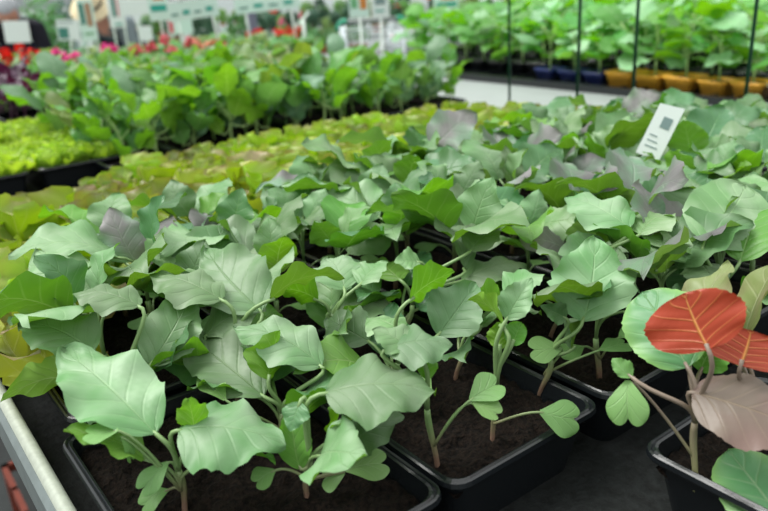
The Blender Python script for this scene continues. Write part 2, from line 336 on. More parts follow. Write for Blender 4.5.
HERO = [
 ('green seedling nearest the metal rail, with a lobed seed leaf over the pot rim', (0.122, 0.405), [
   ((0.1145, 0.4071, 0.9039), (0.0903, 0.5028, 0.9339), 0.0534, (-0.014, -0.302, 0.953), 0.1, 0.05, 'blade', 'g'),
   ((0.1271, 0.4034, 0.9029), (0.1777, 0.3599, 0.8909), 0.0624, (0.028, -0.236, 0.971), 0.1, -0.1, 'blade', 'g'),
   ((0.0942, 0.4114, 0.9138), (0.077, 0.4213, 0.9138), 0.0191, (-0.116, -0.201, 0.973), 0.0, 0.0, 'cotyledon', 'c'),
   ((0.0946, 0.4113, 0.9094), (0.0985, 0.4116, 0.8894), 0.0081, (0.51, -0.856, 0.088), 0.1, 0.1, 'cotyledon', 'c'),
   ((0.1182, 0.4061, 0.8821), (0.0979, 0.4057, 0.8701), 0.0177, (-0.457, -0.413, 0.788), 0.1, 0.0, 'cotyledon', 'c'),
   ((0.1152, 0.4069, 0.8619), (0.0976, 0.4126, 0.8539), 0.018, (-0.472, -0.294, 0.831), 0.1, 0.0, 'cotyledon', 'c'),
   ((0.1356, 0.4004, 0.8932), (0.1321, 0.3903, 0.9282), 0.0181, (0.308, 0.905, 0.292), 0.1, 0.3, 'blade', 'y'),
 ]),
 ("pale leafed green seedling by the front pot's right rim with one leaf reaching right", (0.19, 0.36), [
   ((0.2042, 0.3517, 0.9207), (0.2617, 0.3139, 0.9147), 0.0621, (-0.003, -0.16, 0.987), 0.13, -0.06, 'blade', 'g'),
   ((0.1863, 0.3619, 0.867), (0.1979, 0.3846, 0.902), 0.0204, (-0.36, -0.724, 0.589), 0.1, 0.35, 'blade', 'y'),
   ((0.2109, 0.3473, 0.8629), (0.2368, 0.3355, 0.8629), 0.0238, (-0.162, -0.356, 0.92), 0.05, 0.0, 'cotyledon', 'c'),
   ((0.2108, 0.3474, 0.8614), (0.1988, 0.3568, 0.8574), 0.0253, (-0.434, -0.177, 0.883), 0.05, 0.0, 'cotyledon', 'c'),
   ((0.1721, 0.3683, 0.8704), (0.1574, 0.3697, 0.8664), 0.0176, (-0.275, -0.349, 0.896), 0.05, 0.0, 'cotyledon', 'c'),
   ((0.2076, 0.3495, 0.8861), (0.2215, 0.3479, 0.9161), 0.0185, (-0.674, 0.652, 0.347), 0.1, 0.3, 'blade', 'y'),
   ((0.1906, 0.3597, 0.9164), (0.1789, 0.3548, 0.9024), 0.0163, (-0.546, -0.537, 0.643), 0.1, 0.0, 'blade', 'gd'),
 ]),
 ('green seedling beside the metal rail with a leaf curling out over the rail', (0.122, 0.49), [
   ((0.1023, 0.4941, 0.9048), (0.0498, 0.5405, 0.8928), 0.0332, (0.544, 0.725, 0.423), 0.16, 0.1, 'blade', 'g'),
   ((0.1081, 0.493, 0.9296), (0.0755, 0.5555, 0.9416), 0.0461, (-0.061, -0.219, 0.974), 0.08, 0.04, 'blade', 'g'),
   ((0.1419, 0.4842, 0.9563), (0.1109, 0.531, 0.9603), 0.0344, (-0.031, -0.106, 0.994), 0.12, -0.1, 'blade', 'g'),
   ((0.1411, 0.4844, 0.9097), (0.1917, 0.5158, 0.9417), 0.0404, (-0.103, -0.625, 0.774), 0.05, 0.1, 'blade', 'g'),
   ((0.1051, 0.4936, 0.8722), (0.1052, 0.5607, 0.8622), 0.0181, (-0.095, 0.147, 0.985), 0.05, 0.0, 'blade', 'g'),
 ]),
 ('green seedling in the front pot with a broad leaf sloping down to its stem', (0.205, 0.42), [
   ((0.1969, 0.4238, 0.8886), (0.1777, 0.5221, 0.9086), 0.0453, (-0.193, -0.232, 0.954), 0.06, 0.08, 'blade', 'g'),
   ((0.2339, 0.4033, 0.9074), (0.2018, 0.4718, 0.9234), 0.0413, (-0.095, -0.268, 0.959), 0.12, -0.05, 'blade', 'g'),
   ((0.2007, 0.422, 0.9013), (0.2181, 0.4293, 0.9313), 0.0343, (-0.267, 0.96, -0.077), 0.1, 0.2, 'blade', 'y'),
   ((0.172, 0.4331, 0.8923), (0.1752, 0.471, 0.8973), 0.0206, (-0.129, -0.119, 0.985), 0.05, 0.0, 'cotyledon', 'c'),
 ]),
 ('green seedling in the front pot with a tall broad leaf standing above it', (0.205, 0.492), [
   ((0.2304, 0.4798, 0.9243), (0.229, 0.5679, 0.9543), 0.0571, (-0.335, -0.308, 0.89), 0.06, 0.1, 'blade', 'g'),
   ((0.1896, 0.4978, 0.9115), (0.239, 0.49, 0.9215), 0.0384, (-0.21, -0.078, 0.975), 0.1, 0.0, 'blade', 'g'),
   ((0.2049, 0.4921, 0.9385), (0.1738, 0.5521, 0.9505), 0.0455, (0.005, -0.194, 0.981), 0.1, -0.1, 'blade', 'g'),
   ((0.2175, 0.4864, 0.9111), (0.1871, 0.5435, 0.9011), 0.0426, (-0.15, 0.092, 0.984), 0.1, -0.1, 'blade', 'g'),
   ((0.2365, 0.4763, 0.9335), (0.2893, 0.451, 0.9435), 0.0392, (0.202, 0.694, 0.691), 0.15, 0.1, 'blade', 'g'),
 ]),
 ("thin stemmed green seedling in the middle pot next to the front pot's rim", (0.276, 0.332), [
   ((0.2512, 0.3498, 0.9341), (0.2906, 0.3305, 0.9301), 0.0393, (0.004, -0.194, 0.981), 0.12, -0.1, 'blade', 'g'),
   ((0.2927, 0.3166, 0.8948), (0.3162, 0.3123, 0.9008), 0.0231, (-0.295, -0.424, 0.856), 0.05, 0.1, 'cotyledon', 'c'),
   ((0.2936, 0.3156, 0.8934), (0.3018, 0.2982, 0.8874), 0.0181, (-0.085, -0.36, 0.929), 0.05, 0.1, 'cotyledon', 'c'),
   ((0.265, 0.3405, 0.9312), (0.2536, 0.3676, 0.9412), 0.0304, (0.033, -0.334, 0.942), 0.1, 0.0, 'blade', 'g'),
   ((0.2726, 0.3348, 0.91), (0.273, 0.336, 0.93), 0.0129, (0.652, 0.756, -0.06), 0.1, 0.2, 'blade', 'y'),
 ]),
 ("green seedling with thick upright stem at the middle pot's near rim", (0.322, 0.326), [
   ((0.3279, 0.32, 0.9342), (0.327, 0.3537, 0.9442), 0.03, (0.858, -0.125, 0.498), 0.15, 0.1, 'blade', 'g'),
   ((0.3288, 0.319, 0.9402), (0.35, 0.3157, 0.9652), 0.0205, (-0.698, -0.483, 0.528), 0.12, 0.2, 'blade', 'g'),
   ((0.3315, 0.316, 0.9217), (0.339, 0.315, 0.9367), 0.0156, (-0.855, -0.324, 0.405), 0.0, 0.2, 'round', 'y'),
   ((0.3438, 0.3012, 0.871), (0.3659, 0.2843, 0.863), 0.0273, (-0.296, -0.698, 0.652), 0.08, -0.1, 'cotyledon', 'c'),
   ((0.326, 0.3219, 0.9176), (0.3266, 0.3242, 0.9376), 0.0162, (0.743, 0.662, -0.097), 0.1, 0.2, 'blade', 'y'),
 ]),
 ('green seedling with one broad toothed leaf held upright above the pot corner', (0.398, 0.35), [
   ((0.4174, 0.3251, 0.9068), (0.4589, 0.3502, 0.9588), 0.0577, (-0.557, -0.481, 0.677), 0.03, 0.1, 'blade', 'g'),
   ((0.41, 0.3353, 0.9091), (0.3928, 0.346, 0.9211), 0.0154, (-0.313, -0.886, 0.341), 0.1, 0.25, 'blade', 'g'),
   ((0.4131, 0.3311, 0.8824), (0.4455, 0.3297, 0.9104), 0.0254, (-0.425, 0.735, 0.529), 0.1, 0.3, 'blade', 'g'),
   ((0.4086, 0.3371, 0.8834), (0.3852, 0.3496, 0.8854), 0.0224, (-0.276, -0.635, 0.721), 0.0, 0.0, 'cotyledon', 'c'),
   ((0.4246, 0.314, 0.8848), (0.4585, 0.3133, 0.8798), 0.0216, (0.135, -0.271, 0.953), 0.05, 0.0, 'cotyledon', 'c'),
 ]),
 ('green seedling whose narrow pointed leaf stands upright in the middle pot', (0.295, 0.41), [
   ((0.3248, 0.3849, 0.9056), (0.3675, 0.3881, 0.9356), 0.0408, (-0.434, -0.588, 0.682), 0.06, 0.2, 'blade', 'g'),
   ((0.3103, 0.3981, 0.9353), (0.3507, 0.393, 0.9473), 0.0418, (-0.032, 0.877, 0.479), 0.1, 0.1, 'blade', 'y'),
   ((0.3037, 0.4035, 0.9112), (0.2987, 0.4372, 0.9112), 0.0353, (0.0, -0.0, 1.0), 0.1, -0.1, 'blade', 'g'),
   ((0.3196, 0.3898, 0.8724), (0.2985, 0.3828, 0.8624), 0.0189, (-0.314, -0.326, 0.892), 0.05, 0.0, 'cotyledon', 'c'),
 ]),
 ('green seedling in the middle pot with a long pale leaf lying to the right', (0.29, 0.488), [
   ((0.2941, 0.4855, 0.9016), (0.3459, 0.4552, 0.8976), 0.054, (-0.031, -0.183, 0.983), 0.12, -0.08, 'blade', 'g'),
   ((0.2865, 0.4901, 0.9134), (0.2562, 0.5102, 0.9254), 0.044, (0.608, 0.618, 0.498), 0.12, 0.1, 'blade', 'y'),
   ((0.3057, 0.478, 0.9202), (0.32, 0.5234, 0.9322), 0.0432, (-0.134, -0.214, 0.968), 0.08, 0.05, 'blade', 'g'),
   ((0.3159, 0.4706, 0.9238), (0.3455, 0.4704, 0.9358), 0.0367, (-0.376, 0.003, 0.927), 0.1, 0.05, 'blade', 'g'),
 ]),
 ('green seedling in the middle pot with an arched leaf curling over', (0.365, 0.49), [
   ((0.4116, 0.4471, 0.9163), (0.434, 0.5544, 0.9223), 0.0389, (0.455, -0.144, 0.879), 0.22, 0.1, 'blade', 'g'),
   ((0.4092, 0.4498, 0.9058), (0.4706, 0.4306, 0.9098), 0.0451, (-0.089, -0.077, 0.993), 0.15, -0.1, 'blade', 'g'),
   ((0.3835, 0.4751, 0.9239), (0.3612, 0.4832, 0.9279), 0.0221, (-0.059, -0.567, 0.822), 0.1, 0.1, 'blade', 'g'),
   ((0.3694, 0.4867, 0.9077), (0.3871, 0.5531, 0.9017), 0.0387, (-0.019, 0.095, 0.995), 0.1, -0.1, 'blade', 'y'),
   ((0.4141, 0.4442, 0.933), (0.452, 0.4458, 0.945), 0.0368, (-0.29, -0.184, 0.939), 0.1, 0.1, 'blade', 'g'),
 ]),
 ('green seedling in the middle pot with short stem and cupped seed leaves', (0.365, 0.412), [
   ((0.3909, 0.3858, 0.9139), (0.3548, 0.3929, 0.9179), 0.0337, (0.216, 0.725, 0.654), 0.1, 0.2, 'blade', 'g'),
   ((0.3934, 0.3828, 0.9184), (0.4243, 0.3691, 0.9304), 0.0412, (-0.348, 0.037, 0.937), 0.12, 0.0, 'blade', 'g'),
   ((0.3743, 0.4033, 0.8824), (0.3841, 0.4384, 0.8824), 0.0237, (-0.282, 0.078, 0.956), 0.1, 0.1, 'cotyledon', 'c'),
   ((0.3801, 0.3976, 0.887), (0.3961, 0.4022, 0.907), 0.03, (-0.612, 0.72, 0.326), 0.1, 0.2, 'blade', 'y'),
 ]),
 ('red seedling with brick red leaf undersides at the near right pot', (0.388, 0.208), [
   ((0.3781, 0.2037, 0.9441), (0.3805, 0.224, 0.9734), 0.0619, (0.958, 0.195, -0.212), 0.02, -0.03, 'round', 'r'),
   ((0.3841, 0.2149, 0.9085), (0.4086, 0.1603, 0.8985), 0.049, (-0.374, -0.326, 0.868), 0.12, -0.08, 'round', 'b'),
   ((0.3915, 0.2233, 0.9191), (0.4103, 0.272, 0.95), 0.0506, (-0.624, -0.233, 0.746), 0.05, 0.03, 'round', 't'),
   ((0.4062, 0.2304, 0.9272), (0.4636, 0.2417, 0.9651), 0.0377, (-0.566, 0.288, 0.772), 0.08, 0.1, 'blade', 'ol'),
   ((0.3638, 0.2441, 0.914), (0.3639, 0.2596, 0.922), 0.0113, (-0.587, -0.368, 0.721), 0.1, 0.4, 'blade', 'c'),
   ((0.3623, 0.2458, 0.9124), (0.3484, 0.2342, 0.8904), 0.0258, (-0.636, -0.439, 0.635), 0.12, -0.05, 'cotyledon', 'c'),
   ((0.4089, 0.2248, 0.9089), (0.428, 0.221, 0.9301), 0.0291, (-0.75, -0.145, 0.645), 0.1, 0.1, 'blade', 'y'),
 ]),
 ("red seedling half cut off by the picture's edge with a raised olive leaf", (0.44, 0.2), [
   ((0.4023, 0.1964, 0.9273), (0.4121, 0.1972, 0.9477), 0.0667, (0.767, 0.51, -0.39), 0.03, -0.03, 'round', 'r'),
   ((0.4501, 0.2202, 0.9153), (0.5045, 0.229, 0.9572), 0.0606, (-0.485, 0.734, 0.476), 0.05, 0.1, 'round', 'ol'),
   ((0.4353, 0.2098, 0.9137), (0.4265, 0.2226, 0.9337), 0.03, (0.09, -0.82, 0.565), 0.1, 0.1, 'blade', 'y'),
 ]),
 ('bright green seedling showing one rounded leaf at the bottom corner', (0.402, 0.12), [
   ((0.3906, 0.1498, 0.8417), (0.4092, 0.2008, 0.8617), 0.047, (-0.393, -0.208, 0.896), 0.08, -0.05, 'round', 't'),
 ]),
 ('green seedling with a big round leaf facing the camera above the red leaves', (0.56, 0.29), [
   ((0.5489, 0.3097, 0.9404), (0.6232, 0.3191, 0.9704), 0.0719, (-0.272, -0.492, 0.827), 0.04, -0.03, 'round', 'g'),
   ((0.5625, 0.285, 0.9258), (0.6236, 0.3061, 0.9558), 0.0506, (-0.393, -0.153, 0.907), 0.1, 0.1, 'round', 'y'),
   ((0.544, 0.3174, 0.9221), (0.5437, 0.3786, 0.9341), 0.0526, (-0.096, -0.192, 0.977), 0.12, 0.0, 'blade', 'g'),
   ((0.5479, 0.3114, 0.928), (0.5729, 0.3625, 0.94), 0.0356, (-0.289, -0.082, 0.954), 0.12, 0.1, 'blade', 'g'),
   ((0.5481, 0.311, 0.9227), (0.5284, 0.2809, 0.9127), 0.0374, (-0.189, -0.196, 0.962), 0.1, -0.1, 'blade', 'g'),
 ]),
 ('green seedling behind the upright toothed leaf with a flat pale leaf', (0.48, 0.41), [
   ((0.5162, 0.3577, 0.9495), (0.5205, 0.4299, 0.9615), 0.0515, (-0.2, -0.149, 0.968), 0.1, -0.03, 'blade', 'g'),
   ((0.5201, 0.3504, 0.944), (0.5676, 0.352, 0.95), 0.0407, (-0.125, -0.004, 0.992), 0.12, 0.0, 'blade', 'g'),
   ((0.5208, 0.3491, 0.9199), (0.5615, 0.3369, 0.9119), 0.0439, (0.257, 0.241, 0.936), 0.1, 0.0, 'blade', 'g'),
   ((0.5107, 0.3674, 0.9288), (0.4708, 0.351, 0.9088), 0.0273, (-0.379, -0.185, 0.907), 0.1, 0.0, 'blade', 'y'),
 ]),
]
SIGNS = [
 ((0.739, 3.542, 1.024), 0.106, 0.088, 'plain'),
 ((0.994, 3.728, 1.006), 0.101, 0.091, 'photo'),
 ((1.018, 3.463, 1.05), 0.068, 0.172, 'tall'),
 ((1.46, 4.625, 0.939), 0.074, 0.110, 'blue'),
 ((1.222, 3.686, 1.068), 0.074, 0.138, 'bar'),
 ((1.399, 3.928, 1.094), 0.144, 0.107, 'blank'),
 ((1.327, 3.424, 1.095), 0.090, 0.142, 'orange'),
 ((1.786, 4.635, 0.933), 0.077, 0.077, 'plain'),
 ((1.651, 4.116, 0.969), 0.040, 0.103, 'pink'),
 ((1.664, 3.982, 0.975), 0.095, 0.101, 'mint'),
 ((1.448, 3.274, 1.065), 0.224, 0.079, 'banner'),
 ((1.852, 3.351, 1.064), 0.314, 0.071, 'banner'),
 ((2.138, 3.02, 1.038), 0.094, 0.118, 'two'),
 ((2.338, 3.122, 1.03), 0.088, 0.135, 'blue'),
 ((2.401, 2.705, 1.027), 0.115, 0.086, 'orange'),
 ((3.042, 2.61, 0.989), 0.166, 0.094, 'lines'),
 ((3.351, 2.51, 0.987), 0.181, 0.064, 'lines'),
]
FLOWERS = [
 ((0.61, 3.141, 0.961), 'red'),
 ((0.695, 3.141, 0.944), 'red'),
 ((0.768, 3.15, 0.933), 'magenta'),
 ((0.758, 2.91, 0.948), 'magenta'),
 ((1.047, 3.319, 0.928), 'magenta'),
 ((1.104, 3.153, 0.928), 'pink'),
 ((1.309, 3.375, 0.934), 'pink'),
 ((1.257, 3.165, 0.913), 'pink'),
 ((1.371, 3.268, 0.923), 'pink'),
 ((1.407, 3.18, 0.922), 'salmon'),
 ((1.499, 3.237, 0.907), 'salmon'),
 ((1.227, 3.311, 0.923), 'pink'),
]
FARFLOWERS = [
 ((2.706, 5.265, 0.81), 'red'),
 ((2.815, 5.33, 0.791), 'red'),
 ((2.893, 5.129, 0.803), 'red'),
 ((2.983, 5.136, 0.788), 'red'),
 ((3.122, 5.252, 0.781), 'red'),
 ((2.777, 4.779, 0.759), 'red'),
 ((2.62, 5.327, 0.794), 'green'),
 ((2.773, 5.072, 0.772), 'green'),
]
TOPIARY = [
 ((3.258, 5.247, 0.882), 0.062),
 ((3.125, 5.344, 0.884), 0.057),
 ((3.464, 5.233, 0.866), 0.050),
 ((3.667, 5.358, 0.881), 0.039),
 ((3.099, 5.635, 0.876), 0.051),
]
HEDGEPOTS = [
 (3.04, 4.899, 0.724),
 (3.088, 4.864, 0.724),
 (3.136, 4.829, 0.724),
 (3.184, 4.794, 0.724),
 (3.232, 4.759, 0.724),
 (3.28, 4.725, 0.724),
 (3.328, 4.69, 0.724),
]
SPOTS = dict(person=(1.3, 6.348, 1.06), hat_person=(1.79, 5.868, 1.053), cart1=(2.597, 3.552, 0.926), cart2=(3.114, 3.423, 0.909), cone=(2.079, 4.546, 0.91), post=(3.364, 6.456, 0.841), tag=(0.767, 0.5142, 0.94), tagtop=(0.8839, 0.5736, 0.975), dark=(1.951, 2.167, 0.866))
POLE = (2.026, 3.349, 0.972)
TALLSHRUBS = [
 (1.765, 7.246, 0.22, 1.12, 'shrub', 'tall feathery shrub right beside the stooping person in black'),
 (2.073, 7.641, 0.2, 1.05, 'shrubd', 'tall dark shrub between the stooping person and the straw hat'),
 (2.226, 6.911, 0.17, 1.0, 'shrub', 'tall shrub to the right of the straw hatted person'),
 (2.344, 6.455, 0.17, 0.85, 'shrubd', 'tall dark shrub under the large blank sign'),
 (3.929, 4.067, 0.2, 0.62, 'shrubd', 'tall dark shrub beyond the trolleys near the white bench'),
 (4.415, 4.085, 0.2, 0.62, 'shrub', 'tall shrub behind the wide white sign'),
]

# ------------------------------------------------------------------ seedlings in view close up
SOIL = .843
def hero(label, base, leaves, idx, extra=0):
    red = 'red seedling' in label
    root = thing('red_cabbage_seedling' if red else 'cabbage_seedling', label, 'seedling', (base[0], base[1], SOIL))
    o0 = Vector((base[0], base[1], SOIL))
    st = MB(); r = random.Random(idx)
    tops = sorted(l[0][2] for l in leaves)
    hub_z = min(.035, max(.014, (tops[0]-SOIL)*.6))
    big = [l for l in leaves if l[6] != 'cotyledon']
    av = Vector((0, 0, 0))
    for l in big: av += Vector(l[0])-o0
    av /= max(1, len(big))
    hub = Vector((av.x*.35, av.y*.35, max(.02, av.z*.55)))
    j = Vector((r.uniform(-.004, .004), r.uniform(-.004, .004), 0))
    st.tube(bez(Vector((0, 0, -.006)), Vector((0, 0, .012))+j, hub-Vector((0, 0, .015))+j, hub, 8), [.0022, .0019, .0018, .0019, .0021, .0022, .0023, .0022, .002], 10)
    cpts = Vector((hub.x*.4, hub.y*.4, .016))
    for k, (B, T, w, n, arch, fold, kind, m) in enumerate(leaves):
        B = Vector(B)-o0; T = Vector(T)-o0; ax = (T-B).normalized()
        mb = MB()
        cot = kind == 'cotyledon'
        leaf(mb, (0, 0, 0), T-B, w, n, arch, fold, kind, seed=idx*37+k, ns=30, nt=14)
        lf = mb.build('seed_leaf' if cot else 'leaf', M[m], root, loc=B)
        if cot: lf['label'] = 'small rounded seed leaf'
        if m == 'r': lf['label'] = 'brick red leaf underside with yellow veins'
        s0 = cpts if cot else hub
        if kind == 'round' or not cot:
            p = bez(s0, s0+Vector((0, 0, (B.z-s0.z)*.6)), B-ax*min(.02, (B-s0).length*.4), B+ax*.004, 8)
        else:
            p = bez(s0, s0+Vector(((B.x-s0.x)*.3, (B.y-s0.y)*.3, abs(B.z-s0.z)*.4)), B-ax*.008, B+ax*.003, 8)
        a0 = .0009 if cot else .00145
        st.tube(p, [a0*(1.25-.3*i/8) for i in range(9)], 8)
    if extra:
        for q in range(extra):
            a = r.random()*6.28; d = Vector((math.cos(a), math.sin(a), 0)); B = d*r.uniform(.014, .026)+Vector((0, 0, r.uniform(.030, .055))); L = r.uniform(.045, .062); el = r.uniform(.0, .7)
            T = B+d*L*math.cos(el)+Vector((0, 0, L*math.sin(el)))
            mb = MB(); leaf(mb, (0, 0, 0), T-B, L*r.uniform(.65, .85), Vector((0, 0, 1))+Vector((-d.y, d.x, 0))*r.uniform(-.7, .7), .12, .1, 'blade', seed=idx*53+q, ns=20, nt=10)
            mb.build('leaf', M[r.choice(['g', 'gd', 'y'])], root, loc=B)
            st.tube(bez(cpts, cpts+Vector((0, 0, (B.z-cpts.z)*.6)), B-(T-B)*.25, B+(T-B)*.05, 6), .0013, 6)
    st.build('stem', M['stem_r'] if red else M['stem'], root)
EXTRA = {0: 2, 1: 3, 2: 2, 3: 4, 4: 4, 8: 3, 9: 4, 10: 4, 11: 3, 15: 4, 16: 2}
for i, (label, base, leaves) in enumerate(HERO): hero(label, base, leaves, i, EXTRA.get(i, 0))

# ------------------------------------------------------------------ other seedlings: build each kind once, then copy
def make_cabbage(seed, mats, h=.085, blen=(.060, .084), nleaf=6, part_leaves=True, name='cabbage_seedling', stem='stem', width=(.72, .9), kind='blade', lean=.55, up=0.2, cots=True, res=(16, 10), low=.72):
    r = random.Random(seed)
    root = thing(name, 'seedling', 'seedling')
    st = MB(); fol = MB()
    hub = Vector((r.uniform(-.006, .006), r.uniform(-.006, .006), h*.42))
    st.tube(bez(Vector((0, 0, -.006)), Vector((0, 0, .015)), hub-Vector((0, 0, .012)), hub, 5), .0025, 7)
    a0 = r.random()*6.28
    for k in range(nleaf):
        a = a0 + k*2.4 + r.uniform(-.35, .35)
        inner = k >= nleaf-2
        d = Vector((math.cos(a), math.sin(a), 0))
        br = r.uniform(.010, .022)*(h/.085)**.5*(.5 if inner else 1)*lean/.55
        bz = h*r.uniform(low, 1.0)*(1.02 if inner else 1)
        B = d*br + Vector((0, 0, bz))
        L = r.uniform(*blen)*(.62 if inner else 1)
        el = r.uniform(-.05, .45)+up + (.55 if inner else 0)
        T = B + d*L*math.cos(el) + Vector((0, 0, L*math.sin(el)))
        p = bez(hub, hub+Vector((0, 0, (B.z-hub.z)*.6)), B-(T-B)*.25, B+(T-B)*.05, 6)
        st.tube(p, [.0015-.00006*i for i in range(7)], 6)
        m = mats[k % len(mats)]
        tgt = MB() if part_leaves else fol
        off = B if part_leaves else Vector((0, 0, 0))
        roll = r.uniform(-.7, .7)
        side = Vector((-d.y, d.x, 0))
        nrm = Vector((0, 0, 1)) + side*roll
        leaf(tgt, B-off, T-off, L*r.uniform(*width), nrm, r.uniform(.06, .2), r.uniform(-.12, .2), kind, seed=seed*91+k, ns=res[0], nt=res[1])
        if part_leaves: tgt.build('leaf', M[m], root, loc=B)
    if cots:
        a = r.random()*6.28
        for s_ in (0, PI):
            d = Vector((math.cos(a+s_), math.sin(a+s_), 0)); B = d*.018+Vector((0, 0, .034)); T = d*.042+Vector((0, 0, .032))
            st.tube(bez(Vector((0, 0, .018)), d*.006+Vector((0, 0, .028)), B-d*.006, B+d*.002, 4), .001, 5)
            c = MB(); leaf(c, (0, 0, 0), T-B, .026, (0, 0, 1), .05, 0, 'cotyledon', seed=seed+7, ns=8, nt=6)
            if part_leaves: c.build('seed_leaf', M['c'], root, loc=B)
            else: pass
    if not part_leaves: fol.build('foliage', M[mats[0]], root)
    st.build('stem', M[stem], root)
    return root

def make_lettuce(seed, m, size=.06, n=9, name='lettuce_seedling', hgt=.055, frill=1.0):
    r = random.Random(seed); root = thing(name, 'lettuce', 'lettuce'); fol = MB()
    for k in range(n):
        a = k*2.4 + r.uniform(-.3, .3); f = k/n
        d = Vector((math.cos(a), math.sin(a), 0))
        L = size*(1.05-.4*f)*r.uniform(.85, 1.15)
        el = .62 + .75*f + r.uniform(-.2, .2)
        B = d*.005; T = B + d*L*math.cos(el)+Vector((0, 0, L*math.sin(el)))
        nrm = -d*math.sin(el) + Vector((0, 0, math.cos(el)))
        leaf(fol, B, T, L*r.uniform(.68, .88), nrm, r.uniform(-.18, -.02), r.uniform(.12, .5), 'lettuce', seed=seed*13+k, ns=16, nt=12, rip=.085*frill, teeth=.05*frill)
    fol.build('foliage', M[m], root)
    c = MB(); c.tube([(0, 0, -.004), (0, 0, .010)], [.004, .006], 8); c.build('stem', M['stem_k'], root)
    return root

TW, TL = .150, .238
ORD = ['zeroth', 'first', 'second', 'third', 'fourth', 'fifth', 'sixth', 'seventh', 'eighth', 'ninth', 'tenth', 'eleventh', 'twelfth', 'thirteenth', 'fourteenth', 'fifteenth', 'sixteenth', 'seventeenth', 'eighteenth', 'nineteenth', 'twentieth', 'twenty-first', 'twenty-second', 'twenty-third']

def ring(hx, hy, rad, z, k=5):
    pts = []
    for cx, cy, a0 in ((hx-rad, hy-rad, 0), (-hx+rad, hy-rad, PI/2), (-hx+rad, -hy+rad, PI), (hx-rad, -hy+rad, 1.5*PI)):
        for i in range(k+1):
            a = a0 + PI/2*i/k
            pts.append((cx+rad*math.cos(a), cy+rad*math.sin(a), z))
    return pts
def make_tray(w, l, h=.055, mat='tray', name='seedling_tray', rim=.006, soil=True, soil_drop=.012, taper=.010, seed=1):
    root = thing(name, 'tray', 'tray')
    hx, hy = w/2, l/2
    secs = [(hx-rim-taper, hy-rim-taper, .012, 0), (hx-rim-.002, hy-rim-.002, .013, h-.012), (hx-rim, hy-rim, .013, h-.006), (hx-.0012, hy-.0012, .015, h-.006),
            (hx, hy, .0155, h-.004), (hx-.0008, hy-.0008, .015, h-.0008), (hx-.0022, hy-.0022, .014, h), (hx-.0034, hy-.0034, .0135, h-.0016),
            (hx-.0048, hy-.0048, .013, h-.0002), (hx-rim-.0004, hy-rim-.0004, .0125, h-.001), (hx-rim-.003, hy-rim-.003, .012, h-.012), (hx-rim-.005, hy-rim-.005, .012, h-.026)]
    mb = MB(); vs = []; fs = []
    for s in secs: vs += ring(*s[:3], s[3])
    n = 24
    for i in range(len(secs)-1):
        for k in range(n):
            a, b = i*n+k, i*n+(k+1) % n
            fs.append((a, b, b+n, a+n))
    fs.append(tuple(range(n))[::-1]); fs.append(tuple(range((len(secs)-1)*n, len(secs)*n)))
    mb.add(vs, fs); tb = mb.build('shell', M[mat], root, smooth=False)
    if soil:
        sb = MB(); nx, ny = 56, 86; sx, sy = hx-rim-.0035, hy-rim-.0035; vs = []; fs = []
        for iy in range(ny+1):
            for ix in range(nx+1):
                x, y = -sx+2*sx*ix/nx, -sy+2*sy*iy/ny
                e = min(1, (min(sx-abs(x), sy-abs(y)))/.01)
                z = h-soil_drop-.003*(1-e) + .0055*noise.noise(Vector((x*50, y*50, seed)))+.0048*noise.noise(Vector((x*150, y*150, seed)))
                vs.append((x, y, z))
        for iy in range(ny):
            for ix in range(nx):
                a = iy*(nx+1)+ix; fs.append((a, a+1, a+nx+2, a+nx+1))
        sb.add(vs, fs); sb.build('soil', M['soil'], root)
    return root

# trays: columns counted from the metal rail, rows counted from the camera
tray_proto = make_tray(TW, TL, seed=3)
tray1 = make_tray(.176, TL, seed=9)
COLS = [.1655+.162*i for i in range(7)]
def col_u(i): return .166 if i == 0 else .331 if i == 1 else .331+.158*(i-1)
BZ = .800
def place_tray(root, u, v, label, group, rz=0, sc=1): return dup(root, (u, v, BZ), rz, sc, label, group)
place_tray(tray1, .166, .412, 'black plastic pot in the front corner next to the metal rail', None)
rows = {0: .127, 1: .412, 2: .663}
hero_cells = {(0, 1), (1, 1)}
gen_protos = [make_cabbage(100+i, ms, h=rnd.uniform(.080, .098)) for i, ms in enumerate([
    ['g', 'g', 'g', 'g', 'y'], ['g', 'gd', 'g', 'g', 'y'], ['gd', 'g', 'g', 'g', 'g'], ['g', 'g', 'gd', 'y', 'g'], ['g', 'g', 'g', 'gd', 'g'],
    ['g', 'y', 'g', 'g', 'g'], ['g', 'g', 'g', 'g', 'gd']])]
pur_protos = [make_cabbage(200+i, ms, h=rnd.uniform(.080, .094)) for i, ms in enumerate([
    ['gp', 'g', 'gp', 'g', 'gd'], ['g', 'gp', 'gd', 'gp', 'g'], ['gp', 'gp', 'g', 'gd', 'g']])]
POSN = {(0, 0): 'near left', (1, 0): 'near right', (0, 1): 'middle left', (1, 1): 'middle right', (0, 2): 'back left', (1, 2): 'back right'}
ROWN = {0: 'nearest', 1: 'front', 2: 'second'}
LEFT_LETT = []
hero_bases = [b for _, b, _ in HERO]
